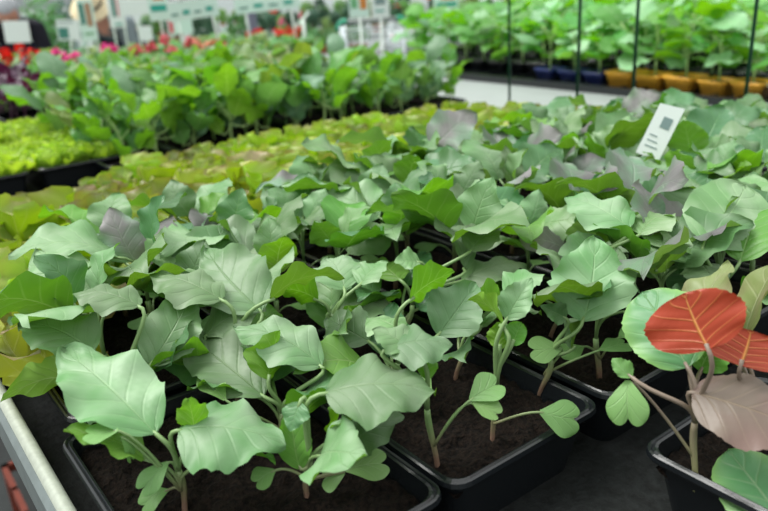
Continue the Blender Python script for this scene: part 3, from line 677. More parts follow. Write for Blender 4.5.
for row, v in rows.items():
    for ci in range(7):
        u = col_u(ci)
        if row == 0:
            if ci == 2: u = .452
            if ci < 2: continue
            u = .452 + .165*(ci-2)
        if not any(in_frame((u+a*.08, v+b*.12, .9), .02) for a in (-1, 0, 1) for b in (-1, 0, 1)): continue
        if (ci, row) != (0, 1):
            place_tray(tray_proto, u, v, 'black plastic pot, %s from the metal rail in the %s row of cabbage pots' % (ORD[ci+1], ROWN[row]), 'black seedling pots on the bench')
        if (ci, row) in hero_cells: continue
        for (cx, cy), pn in POSN.items():
            x, y = u+(cx-.5)*.075+rnd.uniform(-.008, .008), v+(cy-1)*.076+rnd.uniform(-.008, .008)
            if any(math.hypot(x-a, y-b) < .045 for a, b in hero_bases): continue
            if row == 0 and (u < .5): continue
            if row == 0 and y < .10: continue
            if not in_frame((x, y, .93), .06): continue
            if ci == 0 and row == 2 and (cx, cy) in ((0, 1), (0, 2)):
                LEFT_LETT.append((x, y)); continue
            purple = (rnd.random() < (.5 if row == 2 and ci > 2 else .22 if row == 2 else .07))
            pr = rnd.choice(pur_protos if purple else gen_protos)
            dup(pr, (x, y, SOIL), rnd.random()*6.28, rnd.uniform(.9, 1.12)*(1 if u < .85 else .86),
                '%s seedling at %s of the %s pot from rail, %s cabbage row' % ('purple-tinged green' if purple else 'green', pn, ORD[ci+1], ROWN[row]), 'cabbage seedlings in black pots')

# lettuces behind the cabbages
lett = [make_lettuce(300+i, m, .082, 8, frill=.8) for i, m in enumerate(['lett', 'lett', 'lettr', 'lett', 'lettr', 'lettr'])]
for row in range(2):
    v = .912 + row*.246
    for ci in range(8):
        u = .135+.156*ci
        if u > 1.2: continue
        place_tray(tray_proto, u, v, 'black plastic pot of lettuce, %s from the rail in %s lettuce row' % (ORD[ci+1], ORD[row+1]), 'black seedling pots on the bench')
        for (cx, cy), pn in POSN.items():
            x, y = u+(cx-.5)*.075+rnd.uniform(-.008, .008), v+(cy-1)*.076+rnd.uniform(-.008, .008)
            if not in_frame((x, y, .90), .05): continue
            if u < .38 and y > 1.16: continue
            bronze = rnd.random() < (.55 if ci < 3 and row < 2 else .22)
            pr = lett[rnd.choice([2, 4, 5] if bronze else [0, 1, 3])]
            dup(pr, (x, y, SOIL), rnd.random()*6.28, rnd.uniform(.85, 1.12)*(1.1 if row == 0 else .88)*(1 if u < .8 else .85),
                '%s lettuce at %s of the %s pot from the rail, %s lettuce row' % ('bronze-tinged' if bronze else 'yellow-green', pn, ORD[ci+1], ORD[row+1]), 'lettuces in black pots')
for k_, (x, y) in enumerate(LEFT_LETT):
    dup(lett[(2, 0)[k_ % 2]], (x-.01, y, SOIL), rnd.random()*6.28, 1.25, '%s big yellow-green lettuce beside the metal rail among the cabbages' % ('nearer', 'farther')[k_ % 2], 'lettuces in black pots')
# lime lettuces in the trays behind
lime = [make_lettuce(340+i, 'lime', .058, 14, 'lime_lettuce_seedling', frill=1.5) for i in range(3)]
big_tray = make_tray(.170, .240, h=.058, name='seedling_tray', seed=5)
for row in range(2):
    for ci in range(2):
        u, v = .20+.18*ci, 1.60+.26*row
        dup(big_tray, (u, v, BZ), 0, 1, 'black tray of lime green lettuce, %s from the rail in the %s row' % (ORD[ci+1], ('near', 'far')[row]), 'trays of lime green lettuce')
        for cx in range(3):
            for cy in range(4):
                x, y = u+(cx-1)*.052+rnd.uniform(-.005, .005), v+(cy-1.5)*.055+rnd.uniform(-.005, .005)
                if not in_frame((x, y, .88), .05): continue
                dup(rnd.choice(lime), (x, y, .843), rnd.random()*6.28, rnd.uniform(.8, 1.05),
                    'lime green lettuce, %s across and %s back in the %s tray of %s row' % (ORD[cx+1], ORD[cy+1], ORD[ci+1], ('near', 'far')[row]), 'lime green lettuces')
# tall leafy plants behind the lettuces
tall = [make_cabbage(400+i, [m], h=hh, blen=(.065, .098), nleaf=10, low=.22, part_leaves=False, name='tall_leafy_seedling', stem='stem_k', lean=1.0, up=.55, cots=False, res=(12, 8), kind=kd, width=(.5, .72))
        for i, (m, hh, kd) in enumerate([('k', .12, 'blade'), ('kg', .11, 'blade'), ('k', .125, 'round'), ('ko', .115, 'round'), ('k', .105, 'blade'), ('kg', .12, 'round'), ('k', .12, 'blade')])]
TN = {'k': 'bright green', 'kg': 'grey-green', 'ko': 'olive'}
TK = ['k', 'kg', 'k', 'ko', 'k', 'kg', 'k']
for row in range(6):
    for ci in range(6):
        u, v = .475+.152*ci, 1.52+.246*row
        if ci == 0 and row in (2, 3): continue
        place_tray(tray_proto, u, v, 'black pot of tall leafy plants, %s along in the %s row behind the lettuce' % (ORD[ci+1], ORD[row+1]), 'black seedling pots on the bench')
        for cx in range(2):
            for cy in range(3 if row < 2 else 2):
                x = u+(cx-.5)*.078+rnd.uniform(-.012, .012); y = v+((cy-.5)*.12 if row > 1 else (cy-1)*.075)+rnd.uniform(-.012, .012)
                if not in_frame((x, y, .95), .05): continue
                i = rnd.randrange(7)
                s_ = (rnd.uniform(.78, 1.12) if row < 2 else rnd.uniform(.6, .8))*.95
                if u > 1.0: s_ *= .85
                dup(tall[i], (x, y, SOIL), rnd.random()*6.28, s_,
                    'tall %s plant, %s %s in the %s pot along, %s row behind the lettuce' % (TN[TK[i]], ('near', 'mid', 'back')[cy] if row < 2 else ('near', 'back')[cy], ('left', 'right')[cx], ORD[ci+1], ORD[row+1]), 'tall leafy plants behind the lettuces')
# dark purple leafy plants
purp = [make_cabbage(450+i, ['purp'], h=.09, blen=(.05, .075), nleaf=9, part_leaves=False, name='purple_basil', stem='stem_p', lean=.9, up=.5, cots=False, res=(10, 6), width=(.5, .65)) for i in range(3)]
for row in range(2):
    for ci in range(3):
        u, v = .17+.145*ci, 2.16+.2*row
        t_ = place_tray(tray_proto, u, v, 'black pot of dark purple plants, %s from the rail in the %s row' % (ORD[ci+1], ('near', 'far')[row]), 'black seedling pots on the bench', sc=.82)
        for cx in range(2):
            for cy in range(2):
                x, y = u+(cx-.5)*.07, v+(cy-.5)*.09
                if not in_frame((x, y, .95), .05): continue
                dup(rnd.choice(purp), (x, y, .835), rnd.random()*6.28, rnd.uniform(.9, 1.15),
                    'dark purple leafy plant, %s %s in the %s purple pot of %s row' % (('near', 'back')[cy], ('left', 'right')[cx], ORD[ci+1], ('near', 'far')[row]), 'dark purple leafy plants')

# ------------------------------------------------------------------ benches
def bench(name, label, x0, y0, x1, y1, z, surf, lip=None, rz=0, c=(0, 0), legs=None, h0=0):
    root = thing(name, label, 'bench', (c[0], c[1], 0), rz)
    b = MB(); b.box(x0, y0, z-(.008 if surf == 'mat' else .03), x1, y1, z); b.build('table_top', M[surf], root, smooth=False)
    f = MB(); w = .02
    if surf == 'mat': f.box(x0+.10, y0+.1, z-.05, x0+.12, y1-.1, z-.008); f.box(x1-.12, y0+.1, z-.05, x1-.10, y1-.1, z-.008)
    for (a0, b0, a1, b1) in (() if surf == 'mat' else ((x0-w, y0-w, x0, y1+w), (x1, y0-w, x1+w, y1+w), (x0, y0-w, x1, y0), (x0, y1, x1, y1+w))):
        f.box(a0, b0, z-.06, a1, b1, z+.004)
    f.build('frame', M['alu' if surf == 'mat' else 'white'], root, smooth=False)
    if name == 'planting_bench': pass
    for lx in (x0+.1, x1-.1):
        for ly in (y0+.1, y1-.1):
            l = MB(); l.box(lx-.02, ly-.02, FZ-.0, lx+.02, ly+.02, z-.03); l.build('leg', M['alu'], root, smooth=False)
    return root
FZ = -.05
bm_ = bench('planting_bench', 'long planting bench with dark matting and a pale metal side rail under the seedlings', .071, -.25, 1.24, 2.98, BZ, 'mat')
# folded metal rail along the bench edge: grey outer face, lip coloured pale to paint in its lit top
rl = MB(); pr = [(.052, .745), (.050, .748), (.050, .840), (.0515, .8445), (.055, .8465)]
def extrude(mb, prof, y0, y1):
    n = len(prof); vs = [(x, y0, z) for x, z in prof]+[(x, y1, z) for x, z in prof]
    mb.add(vs, [(i, i+1, n+i+1, n+i) for i in range(n-1)])
extrude(rl, [(.060, .804), (.054, .804), (.0532, .806), (.0532, .838), (.057, .842), (.062, .842), (.062, .79)], -.27, 3.0)
rl.build('side_rail', M['alu'], bm_, smooth=False)
rl = MB(); extrude(rl, [(.0575, .8425), (.059, .846), (.062, .8475), (.065, .847), (.0675, .845), (.068, .841), (.068, .80), (.066, .80)], -.27, 3.0)
r_ = rl.build('rail_lip', M['alu_lip'], bm_); r_['label'] = 'rounded lip of the rail, its lit top painted pale'
bench('display_bench', 'white display bench across the aisle carrying broad-leaved plants in small pots', 1.44, -.3, 3.7, 2.72, BZ, 'white')
bench('flower_bench', 'white bench behind the seedlings carrying bedding flowers and price signs', .20, 3.06, 2.05, 4.22, BZ, 'white')

# canes at the bench edge
for v, lean, lab in ((1.177, -.012, 'thin dark green rod standing between lettuces and white bench, farthest back of four'), (.991, .002, 'thin dark green rod at the bench edge, second from the back of four'),
                  (.861, .006, 'thin dark green rod in front of the blue and orange pots, third from the back'), (.645, .022, 'thin dark green rod nearest the camera, before the pale pot at the picture edge')):
    r = MB(); r.tube([(1.225, v, .79), (1.225+lean*.3, v-lean*.2, 1.60)], .0033 if v < 1.1 else .0028, 8); tag(r.build('support_rod', M['rod']), lab, 'rod', 'dark green rods along the bench edge')

# plastic plant label stuck in the cabbages
tg = thing('plant_label', 'white plastic plant label with a small picture, leaning among the cabbages', 'plant label', SPOTS['tag'], -1.05)
b = MB(); W2, H2 = .0140, .066
prof = [(-W2, 0), (W2, 0), (W2, H2), (-W2, H2*.94)]
b.add([(x, -.0006, z) for x, z in prof]+[(x, .0006, z) for x, z in prof], [(0, 1, 2, 3), (7, 6, 5, 4), (0, 4, 5, 1), (1, 5, 6, 2), (2, 6, 7, 3), (3, 7, 4, 0)])
b.build('card', M['card'], tg, smooth=False)
b = MB(); b.box(-.003, -.0012, H2*.56, .008, -.0008, H2*.76); b.build('picture', M['darkprint'], tg, smooth=False)
b = MB()
for k in range(3): b.box(-.009, -.0012, H2*(.18+.1*k), .006-.003*k, -.0008, H2*(.2+.1*k))
b.build('print_lines', M['darkprint'], tg, smooth=False)
b = MB(); b.add([(-.006, 0, 0), (.006, 0, 0), (.001, 0, -.085), (-.001, 0, -.085), (-.006, .001, 0), (.006, .001, 0), (.001, .001, -.085), (-.001, .001, -.085)], [(0, 1, 2, 3), (4, 7, 6, 5), (0, 3, 7, 4), (1, 5, 6, 2)])
b.build('stake', M['card'], tg, smooth=False)
tg.rotation_euler = (math.radians(-12), math.radians(22), -1.05)

# brick red plastic crate on the floor beside the bench
cr = thing('plastic_crate', 'brick red plastic crate on the floor under the bench, seen past the metal rail', 'crate', (.285, 1.50, FZ+.006), 0)
def crate(root, w, l, h):
    b = MB(); t = .012
    for z in (0, h-.02): 
        b.box(-w/2, -l/2, z, w/2, -l/2+t, z+.02); b.box(-w/2, l/2-t, z, w/2, l/2, z+.02); b.box(-w/2, -l/2, z, -w/2+t, l/2, z+.02); b.box(w/2-t, -l/2, z, w/2, l/2, z+.02)
    n = 4
    for i in range(n):
        x = -w/2+.01+(w-.02)*i/(n-1); b.box(x-.006, -l/2, 0, x+.006, -l/2+t, h); b.box(x-.006, l/2-t, 0, x+.006, l/2, h)
    for i in range(5):
        y = -l/2+.01+(l-.02)*i/4; b.box(-w/2, y-.006, 0, -w/2+t, y+.006, h); b.box(w/2-t, y-.006, 0, w/2, y+.006, h)
    b.build('side_grid', M['crate'], root, smooth=False)
    b = MB(); t = .005
    for i in range(5):
        y = -l/2+.01+(l-.02)*i/4; b.box(-w/2+.01, y-t, .0, w/2-.01, y+t, .03)
    for i in range(4):
        x = -w/2+.01+(w-.02)*i/3; b.box(x-t, -l/2+.01, 0, x+t, l/2-.01, .03)
    b.build('base_grid', M['crate'], root, smooth=False)

# ------------------------------------------------------------------ the bench across the aisle
pot_o = {}
def make_pot_plant(seed, potm, m, h=.125, n=8, name='potted_broadleaf', blen=(.06, .10), psize=.085):
    r = random.Random(seed); root = thing(name, 'x', 'potted plant')
    hx = psize/2; vs = []; fs = []
    secs = [(hx*.75, .010, 0), (hx*.95, .010, .058), (hx*1.04, .012, .060), (hx*1.04, .012, .068), (hx*.98, .011, .068), (hx*.93, .010, .050)]
    ph = .046
    for a_, rr, z in secs: vs += ring(a_, a_, rr, z*ph/.068)
    for i in range(len(secs)-1):
        for k in range(24): fs.append((i*24+k, i*24+(k+1) % 24, (i+1)*24+(k+1) % 24, (i+1)*24+k))
    fs.append(tuple(range(24))[::-1])
    b = MB(); b.add(vs, fs); b.build('pot', M[potm], root)
    b = MB(); b.add(ring(hx*.95, hx*.95, .01, ph*.82), [tuple(range(24))]); b.build('soil', M['soil'], root, smooth=False)
    st = MB(); fol = MB(); hub = Vector((0, 0, ph+h*.4))
    st.tube([(0, 0, ph*.7), (0.002, 0, ph+.01), hub], .0028, 7)
    for k in range(n):
        a = k*2.4+r.random(); d = Vector((math.cos(a), math.sin(a), 0)); low = k < 3
        B = d*r.uniform(.015, .04)+Vector((0, 0, ph+h*(r.uniform(.3, .6) if low else r.uniform(.65, 1.25))))
        L = r.uniform(*blen); el = r.uniform(-.4, .45); T = B+d*L*math.cos(el)+Vector((0, 0, L*math.sin(el)))
        st.tube(bez(hub, hub+Vector((0, 0, (B.z-hub.z)*.7)), B-d*.012, B+(T-B)*.06, 5), .0018, 6)
        leaf(fol, B, T, L*r.uniform(.85, 1.1), Vector((0, 0, 1))+Vector((-d.y, d.x, 0))*r.uniform(-.6, .6), r.uniform(.05, .2), r.uniform(-.15, .12), 'round', seed=seed*17+k, ns=12, nt=10, rip=.05, teeth=.07)
    fol.build('foliage', M[m], root); st.build('stem', M['stem_k'], root)
    return root
bp = {p: [make_pot_plant(500+10*j+i, p, m) for i, m in enumerate(['sq', 'sqp', 'sq'])] for j, p in enumerate(['orange', 'blue', 'palepot', 'tray'])}
ft = MB(); ft.box(1.815, .62, BZ, 1.835, 2.15, BZ+.022); ft.box(1.835, .62, BZ, 2.02, 2.15, BZ+.006)
for k in range(22): ft.box(1.835, .64+k*.07, BZ+.006, 2.0, .65+k*.07, BZ+.02)
tag(ft.build('carrier_tray', M['tray'], smooth=False), 'long flat black carrier tray along the front of the white bench', 'tray')
k = 0
PN = {'orange': 'an orange', 'blue': 'a navy blue', 'palepot': 'a pale', 'tray': 'a black'}
vv = .70
while vv < 2.45:
    p = 'palepot' if vv < .95 else 'orange' if vv < 1.43 else 'blue' if vv < 1.72 else 'tray'
    if vv > 1.72: uu = 1.99
    else: uu = 1.915
    k += 1
    if in_frame((uu, vv, .95), .05):
        dup(bp[p][k % 3], (uu, vv, BZ+(.007 if uu < 1.95 else .007)), rnd.choice([0, PI/2, PI, -PI/2])+rnd.uniform(-.1, .1), rnd.uniform(.92, 1.08) if p != 'blue' else .9,
            'broad-leaved plant in %s pot, %s from the near end of the white bench' % (PN[p], ORD[k]), 'plants in coloured pots on the white bench')
    vv += .096
for i in range(9):
    for j in range(18):
        u, v = 2.08+.125*i, .62+.115*j
        if v > 2.6 or not in_frame((u, v, .97), .04): continue
        if u < 2.1 and 1.72 < v: continue
        dup(rnd.choice(bp['tray']), (u+rnd.uniform(-.015, .015), v+rnd.uniform(-.015, .015), BZ+.002), rnd.choice([0, PI/2, PI, -PI/2])+rnd.uniform(-.1, .1), rnd.uniform(.95, 1.15),
            'broad-leaved plant in black pot, %s row back on the white bench, %s along' % (ORD[i+2], ORD[j+1]), 'broad-leaved plants in black pots')

# ------------------------------------------------------------------ signs
FACE = -YAW
def to_ground(z, x, y):
    if .2 < x < 2.05 and 3.06 < y < 4.22: return BZ
    if 1.44 < x < 3.7 and -.3 < y < 2.72: return BZ
    return FZ
SL = {'plain': 'blank white price sign', 'photo': 'white price sign with a dark picture', 'tall': 'tall narrow pale green sign with brown picture', 'blue': 'pale bluish sign with faint print',
      'bar': 'white sign with a teal upright bar', 'blank': 'large blank white sign', 'orange': 'pale sign with an orange picture above a teal strip', 'pink': 'narrow sign with a pink print',
      'mint': 'plain mint coloured sign', 'banner': 'long white banner sign with teal print', 'two': 'pale sign with green and orange pictures', 'lines': 'wide white sign with thin print lines'}
WH = ["in front of the stooping person in black", "beside the person in black, left of the tall sign", "with two poles, among the flowers", "behind the tall narrow sign",
      "just left of the largest blank sign", "above the pink flowers", "between the blank sign and the long banner", "low behind the orange picture sign", "next to the mint sign", "over the pink flowers on a white pole",
      "tilted, above the salmon flowers", "above the red geraniums", "left of the shopping trolleys", "above the nearer trolley's grip", "above the farther trolley", "above the broad-leaved plants", "at far end above the pale leaves"]
for i, ((x, y, z), w, h, stl) in enumerate(SIGNS):
    g = to_ground(z, x, y)
    if i in (3, 7): x, y = x-.25, y-.42
    g = to_ground(z, x, y)
    s = thing('sign', ' '.join(('%s %s' % (SL[stl], WH[i])).split()[:16]), 'sign', (x, y, g), FACE)
    s.rotation_euler = (0, math.radians({10: -5, 11: -3, 1: 3, 0: 2}.get(i, 0)), FACE)
    zz = z-g
    b = MB(); b.box(-w/2, -.002, zz-h/2, w/2, .002, zz+h/2); b.build('board', M['mintcard' if stl in ('tall', 'mint', 'banner', 'orange', 'two') else 'card'], s, smooth=False)
    def rect(nm, m, ax, az, bx, bz):
        b = MB(); b.box(-w/2+ax*w, -.0035, zz-h/2+az*h, -w/2+bx*w, -.0025, zz-h/2+bz*h); b.build(nm, M[m], s, smooth=False)
    if stl == 'photo': rect('picture', 'tealdark', .06, .10, .5, .62); rect('print_line', 'darkprint', .08, .84, .75, .9)
    if stl == 'tall': rect('picture', 'tanprint', .5, .35, .85, .9); rect('picture', 'tealdark', .12, .4, .4, .9); rect('print_line', 'gprint', .2, .15, .8, .2)
    if stl == 'bar': rect('picture', 'tealdark', .28, .35, .5, 1.0); rect('print_line', 'pinkprint', .6, .35, .68, .95); rect('print_line', 'teal', .3, .08, .8, .14)
    if stl == 'orange': rect('picture', 'oprint', .3, .62, .85, .95); rect('print_strip', 'teal', .12, .28, .92, .48)
    if stl == 'pink': rect('picture', 'pinkprint', .2, .1, .8, .9)
    if stl == 'two': rect('picture', 'gprint', .1, .35, .42, .92); rect('picture', 'oprint', .55, .3, .88, .85)
    if stl == 'blue': rect('picture', 'darkprint', .2, .45, .8, .88); rect('print_line', 'teal', .2, .2, .7, .26)
    if stl == 'mint': rect('print_line', 'gprint', .15, .7, .8, .76)
    if stl == 'lines':
        for q in range(3): rect('print_line', 'gprint', .08, .15+.25*q, .9-.1*q, .22+.25*q)
    if stl == 'banner':
        for q in range(4): rect('print_line', 'teal' if q % 2 else 'tealdark', .06+.23*q, .3, .20+.23*q, .42+.12*(q % 2))
    xs = (-w*.35, w*.35) if stl in ('tall', 'banner', 'bar') else (0,)
    for px in xs:
        b = MB(); b.tube([(px, .006, 0), (px, .006, zz+h*.3)], .0045, 8); b.build('pole', M['pole'], s)

# lone white pole with slanted arm
s = thing('sign_holder', 'white pole with a slanting arm standing before the round topiaries', 'sign holder', (*POLE[:2], BZ if .2 < POLE[0] < 2.05 and 3.06 < POLE[1] < 4.22 else FZ), FACE)
zz = POLE[2]-s.location.z
b = MB(); b.tube([(0, 0, 0), (0, 0, zz)], .009, 10); b.build('pole', M['pole'], s)
b = MB(); b.tube([(-.035, 0, zz-.035), (.03, 0, zz+.035)], .006, 8); b.build('arm', M['pole'], s)

# ------------------------------------------------------------------ flowers
def make_flower(seed, fm, leafm='shrub', hgt=.11, nf=5, name='potted_flower'):
    r = random.Random(seed); root = thing(name, 'x', 'flower')
    b = MB(); b.lathe([(.001, 0), (.035, 0), (.045, .06), (.049, .06), (.049, .07), (.044, .07), (.042, .058), (.001, .058)], 16); b.build('pot', M['terra' if seed % 2 else 'tray'], root)
    fol = MB()
    for k in range(26):
        a = r.random()*6.28; d = Vector((math.cos(a), math.sin(a), 0)); B = d*r.uniform(0, .045)+Vector((0, 0, .06+r.random()*hgt*.5)); L = r.uniform(.035, .055); el = r.uniform(-.1, 1)
        leaf(fol, B, B+d*L*math.cos(el)+Vector((0, 0, L*math.sin(el))), L*.8, (0, 0, 1), .1, 0, 'round', seed=k, ns=4, nt=4)
    fol.build('foliage', M[leafm], root)
    for k in range(nf):
        a = r.random()*6.28; rr = r.uniform(.0, .05); c = Vector((math.cos(a)*rr, math.sin(a)*rr, .06+hgt*r.uniform(.65, 1)))
        f = MB(); f.tube([(c.x*.3, c.y*.3, .07), (c.x, c.y, c.z)], .0014, 5, mi=1)
        for q in range(13):
            v = Vector((r.gauss(0, 1), r.gauss(0, 1), r.gauss(.4, 1))).normalized(); B = c+v*.004; T = c+v*.022
            leaf(f, B, T, .020, v.orthogonal(), .1, .1, 'round', seed=q, ns=3, nt=4)
        f.build('flower_head', [M['f_'+fm], M['stem_k']], root)
    return root
fprot = {k: [make_flower(600+10*i+j, k) for j in range(2)] for i, k in enumerate(['red', 'magenta', 'pink', 'salmon'])}
cnt = {}
def flower(pos, kind, sc=1, where='behind the seedlings', zbase=None):
    cnt[kind+where] = cnt.get(kind+where, 0)+1
    base = BZ if zbase is None else zbase
    s = (pos[2]-base)/.15*sc if zbase is None else sc
    dup(fprot[kind][cnt[kind+where] % 2], (pos[0], pos[1], base), rnd.random()*6, max(.7, min(1.5, s)),
        '%s bedding flower %s, %s of that colour from the picture\'s left' % (kind, where, ORD[cnt[kind+where]]), '%s flowers %s' % (kind, where))
for pos, kind in FLOWERS: flower(pos, kind)
# leafy pots filling the flower bench
bush = [make_pot_plant(700+i, 'tray', m, h=.09, n=16, name='leafy_potted_plant', blen=(.04, .07)) for i, m in enumerate(['k', 'shrub', 'ko'])]
n_ = 0
for i in range(11):
    for j in range(7):
        u, v = .32+.16*i, 3.14+.16*j
        if any(math.hypot(u-p[0][0], v-p[0][1]) < .07 for p in FLOWERS): continue
        if any(math.hypot(u-p[0][0], v-p[0][1]) < .05 for p in SIGNS): continue
        if not in_frame((u, v, .92), .04): continue
        n_ += 1
        dup(rnd.choice(bush), (u+rnd.uniform(-.02, .02), v+rnd.uniform(-.02, .02), BZ), rnd.random()*6, rnd.uniform(.5, .72),
            'small leafy potted plant, %s across in the %s row of the flower bench' % (ORD[i+1], ORD[j+1]), 'leafy plants on the flower bench')

# ------------------------------------------------------------------ far stand with topiaries and geraniums
TC = (3.007, 5.29)
far_z = .64
bench('plant_stand', 'low white stand in the background carrying red geraniums and ball topiaries', -.75, -.5, .56, .5, far_z, 'white', rz=-YAW, c=TC)
for pos, kind in FARFLOWERS:
    if kind == 'red': flower((pos[0], pos[1], 0), 'red', 1.05, 'on the far stand', far_z)
    else:
        dup(bush[1], (pos[0], pos[1], far_z), 0, .9, 'dark leafy pot %s the red geraniums on the far stand' % ('left of' if pos[0] < 2.3 else 'between'), 'leafy plants on the far stand')
def blob_leaves(mb, shape_fn, n, L, r):
    for k in range(n):
        p, nn = shape_fn(r)
        t = nn.orthogonal().normalized(); t = (Matrix.Rotation(r.random()*6.28, 3, nn) @ t)
        d = (t + nn*.5).normalized()
        leaf(mb, p, p+d*L*r.uniform(.7, 1.2), L*.7, nn, .1, 0, 'round', seed=k, ns=3, nt=2)
def topiary(pos, rad, label, ground, kind='ball'):
    r = random.Random(int(pos[0]*1000)); root = thing('topiary', label, 'topiary', (pos[0], pos[1], ground)); zc = pos[2]-ground
    b = MB(); b.lathe([(.001, 0), (.04, 0), (.05, .07), (.054, .07), (.054, .08), (.048, .08), (.046, .068), (.001, .068)], 16); b.build('pot', M['terra'], root)
    b = MB(); b.tube([(0, 0, .06), (0, 0, zc)], .005, 8); b.build('trunk', M['stem_p'], root)
    b = MB()
    if kind == 'ball':
        def fn(r):
            v = Vector((r.gauss(0, 1), r.gauss(0, 1), r.gauss(0, 1))).normalized(); return Vector((0, 0, zc))+v*rad*r.uniform(.82, 1), v
        core = [(max(.0005, rad*.86*math.sin(PI*i/10)), -rad*.86*math.cos(PI*i/10)) for i in range(11)]
        b.lathe(core, 14, (0, 0, zc)); blob_leaves(b, fn, 340, .014, r)
    else:
        hh = rad
        def fn(r):
            t = r.random(); a = r.random()*6.28; ww = (.035+.012*math.sin(t*26))*(1.1-.8*t); v = Vector((math.cos(a), math.sin(a), .3)).normalized()
            return Vector((math.cos(a)*ww, math.sin(a)*ww, zc-hh/2+hh*t)), v
        b.lathe([(.03*(1.1-.8*i/8), zc-hh/2+hh*i/8) for i in range(9)], 12); blob_leaves(b, fn, 420, .016, r)
    for i in range(len(b.v)): b.uv.setdefault(i, (.8, .3))
    b.build('crown', M['shrubd'], root)
TLAB = ['largest ball topiary on the far stand, right beside the white pole', 'ball topiary left of the white pole on the far stand', 'ball topiary second from the right on the far stand', 'smallest ball topiary at the right end of the far stand', 'ball topiary at the left end above the geraniums']
for (pos, rad), lab in zip(TOPIARY, TLAB): topiary(pos, rad, lab, far_z)
topiary(SPOTS['cone'], .26, 'tall dark conical topiary standing on the floor left of the grey post', FZ, 'cone')
hp = thing('hedge_plant', 'x', 'hedge plant'); 
b = MB(); b.lathe([(.001, 0), (.030, 0), (.038, .05), (.041, .05), (.041, .06), (.036, .06), (.001, .052)], 14); b.build('pot', M['terra'], hp)
b = MB(); r9 = random.Random(5)
def fnh(r):
    v = Vector((r.gauss(0, 1), r.gauss(0, 1), r.gauss(.3, 1))).normalized(); return Vector((v.x*.05, v.y*.05, .11+v.z*.055)), v
blob_leaves(b, fnh, 170, .024, r9); b.build('crown', M['shrub'], hp)
for i, p in enumerate(HEDGEPOTS):
    dup(hp, (p[0], p[1], far_z), i*1.3, 1.0, 'bushy dark green plant in terracotta pot, %s along the row beyond the white pole' % ORD[i+1], 'terracotta pots in a row on the far stand')

# post
b = MB(); b.box(-.035, -.035, FZ, .035, .035, 1.9)
o = b.build('post', M['postm'], smooth=False); o.location = (*SPOTS['post'][:2], 0); o['kind'] = 'structure'; o.name = 'trim_1'

# ------------------------------------------------------------------ shopping trolleys
def trolley(pos, rz, label):
    root = thing('shopping_trolley', label, 'trolley', (pos[0], pos[1], FZ), rz); hz = pos[2]-FZ; root.scale = (.74, 1, 1)
    b = MB(); b.tube([(-.20, 0, hz), (.19, 0, hz)], .013, 12); b.build('grip', M['white'], root)
    for s in (1, -1):
        b = MB(); b.tube(bez(Vector((s*.19, 0, hz)), Vector((s*.23, 0, hz+.004)), Vector((s*.255, .005, hz-.01)), Vector((s*.27, .02, hz-.045)), 8), .017, 12); e = b.build('grip_end', M['green_handle'], root); e['label'] = 'green curved end of the handle'
    w = MB(); top = hz-.045; bot = hz-.38; L = .75
    def P_(x, y, z):
        f = (z-bot)/(top-bot); k = .80+.2*f; return (x*k*(1-.25*y/L), y*(.9+.1*f), z)
    for x in (-.25, .25):
        w.tube([P_(x, 0, top), P_(x, L, top)], .006, 6)
        for i in range(5): z = bot+(top-bot)*i/5; w.tube([P_(x, 0, z), P_(x, L, z)], .0022, 5)
        for i in range(19): w.tube([P_(x, L*i/18, bot), P_(x, L*i/18, top)], .0022, 5)
    for y in (0, L):
        w.tube([P_(-.25, y, top), P_(.25, y, top)], .006, 6)
        for i in range(13): x = -.25+.5*i/12; w.tube([P_(x, y, bot), P_(x, y, top)], .0022, 5)
        for i in range(5): z = bot+(top-bot)*i/5; w.tube([P_(-.25, y, z), P_(.25, y, z)], .0022, 5)
    for i in range(12): w.tube([P_(-.25+.5*i/11, 0, bot), P_(-.25+.5*i/11, L, bot)], .0022, 5)
    w.build('wire_basket', M['chrome'], root)
    f = MB()
    for s in (1, -1):
        f.tube([(s*.24, .0, hz-.02), (s*.23, .02, bot-.02), (s*.23, .02, .14), (s*.22, .10, .10), (s*.18, .78, .10)], .011, 8)
    f.tube([(-.22, .1, .10), (.22, .1, .10)], .01, 8); f.build('chassis', M['chrome'], root)
    for sx, sy in ((-.21, .06), (.21, .06), (-.18, .76), (.18, .76)):
        c = MB(); c.lathe([(.001, -.012), (.05, -.012), (.055, 0), (.05, .012), (.001, .012)], 16); q = c.build('wheel', M['tray'], root); q.rotation_euler = (0, PI/2, 0); q.location = (sx, sy, .056)
trolley(SPOTS['cart1'], FACE+.05, 'wire shopping trolley with green handle ends, nearer the red geraniums')
trolley(SPOTS['cart2'], FACE-.1, 'wire shopping trolley with green handle ends, nearer the broad-leaved plants')

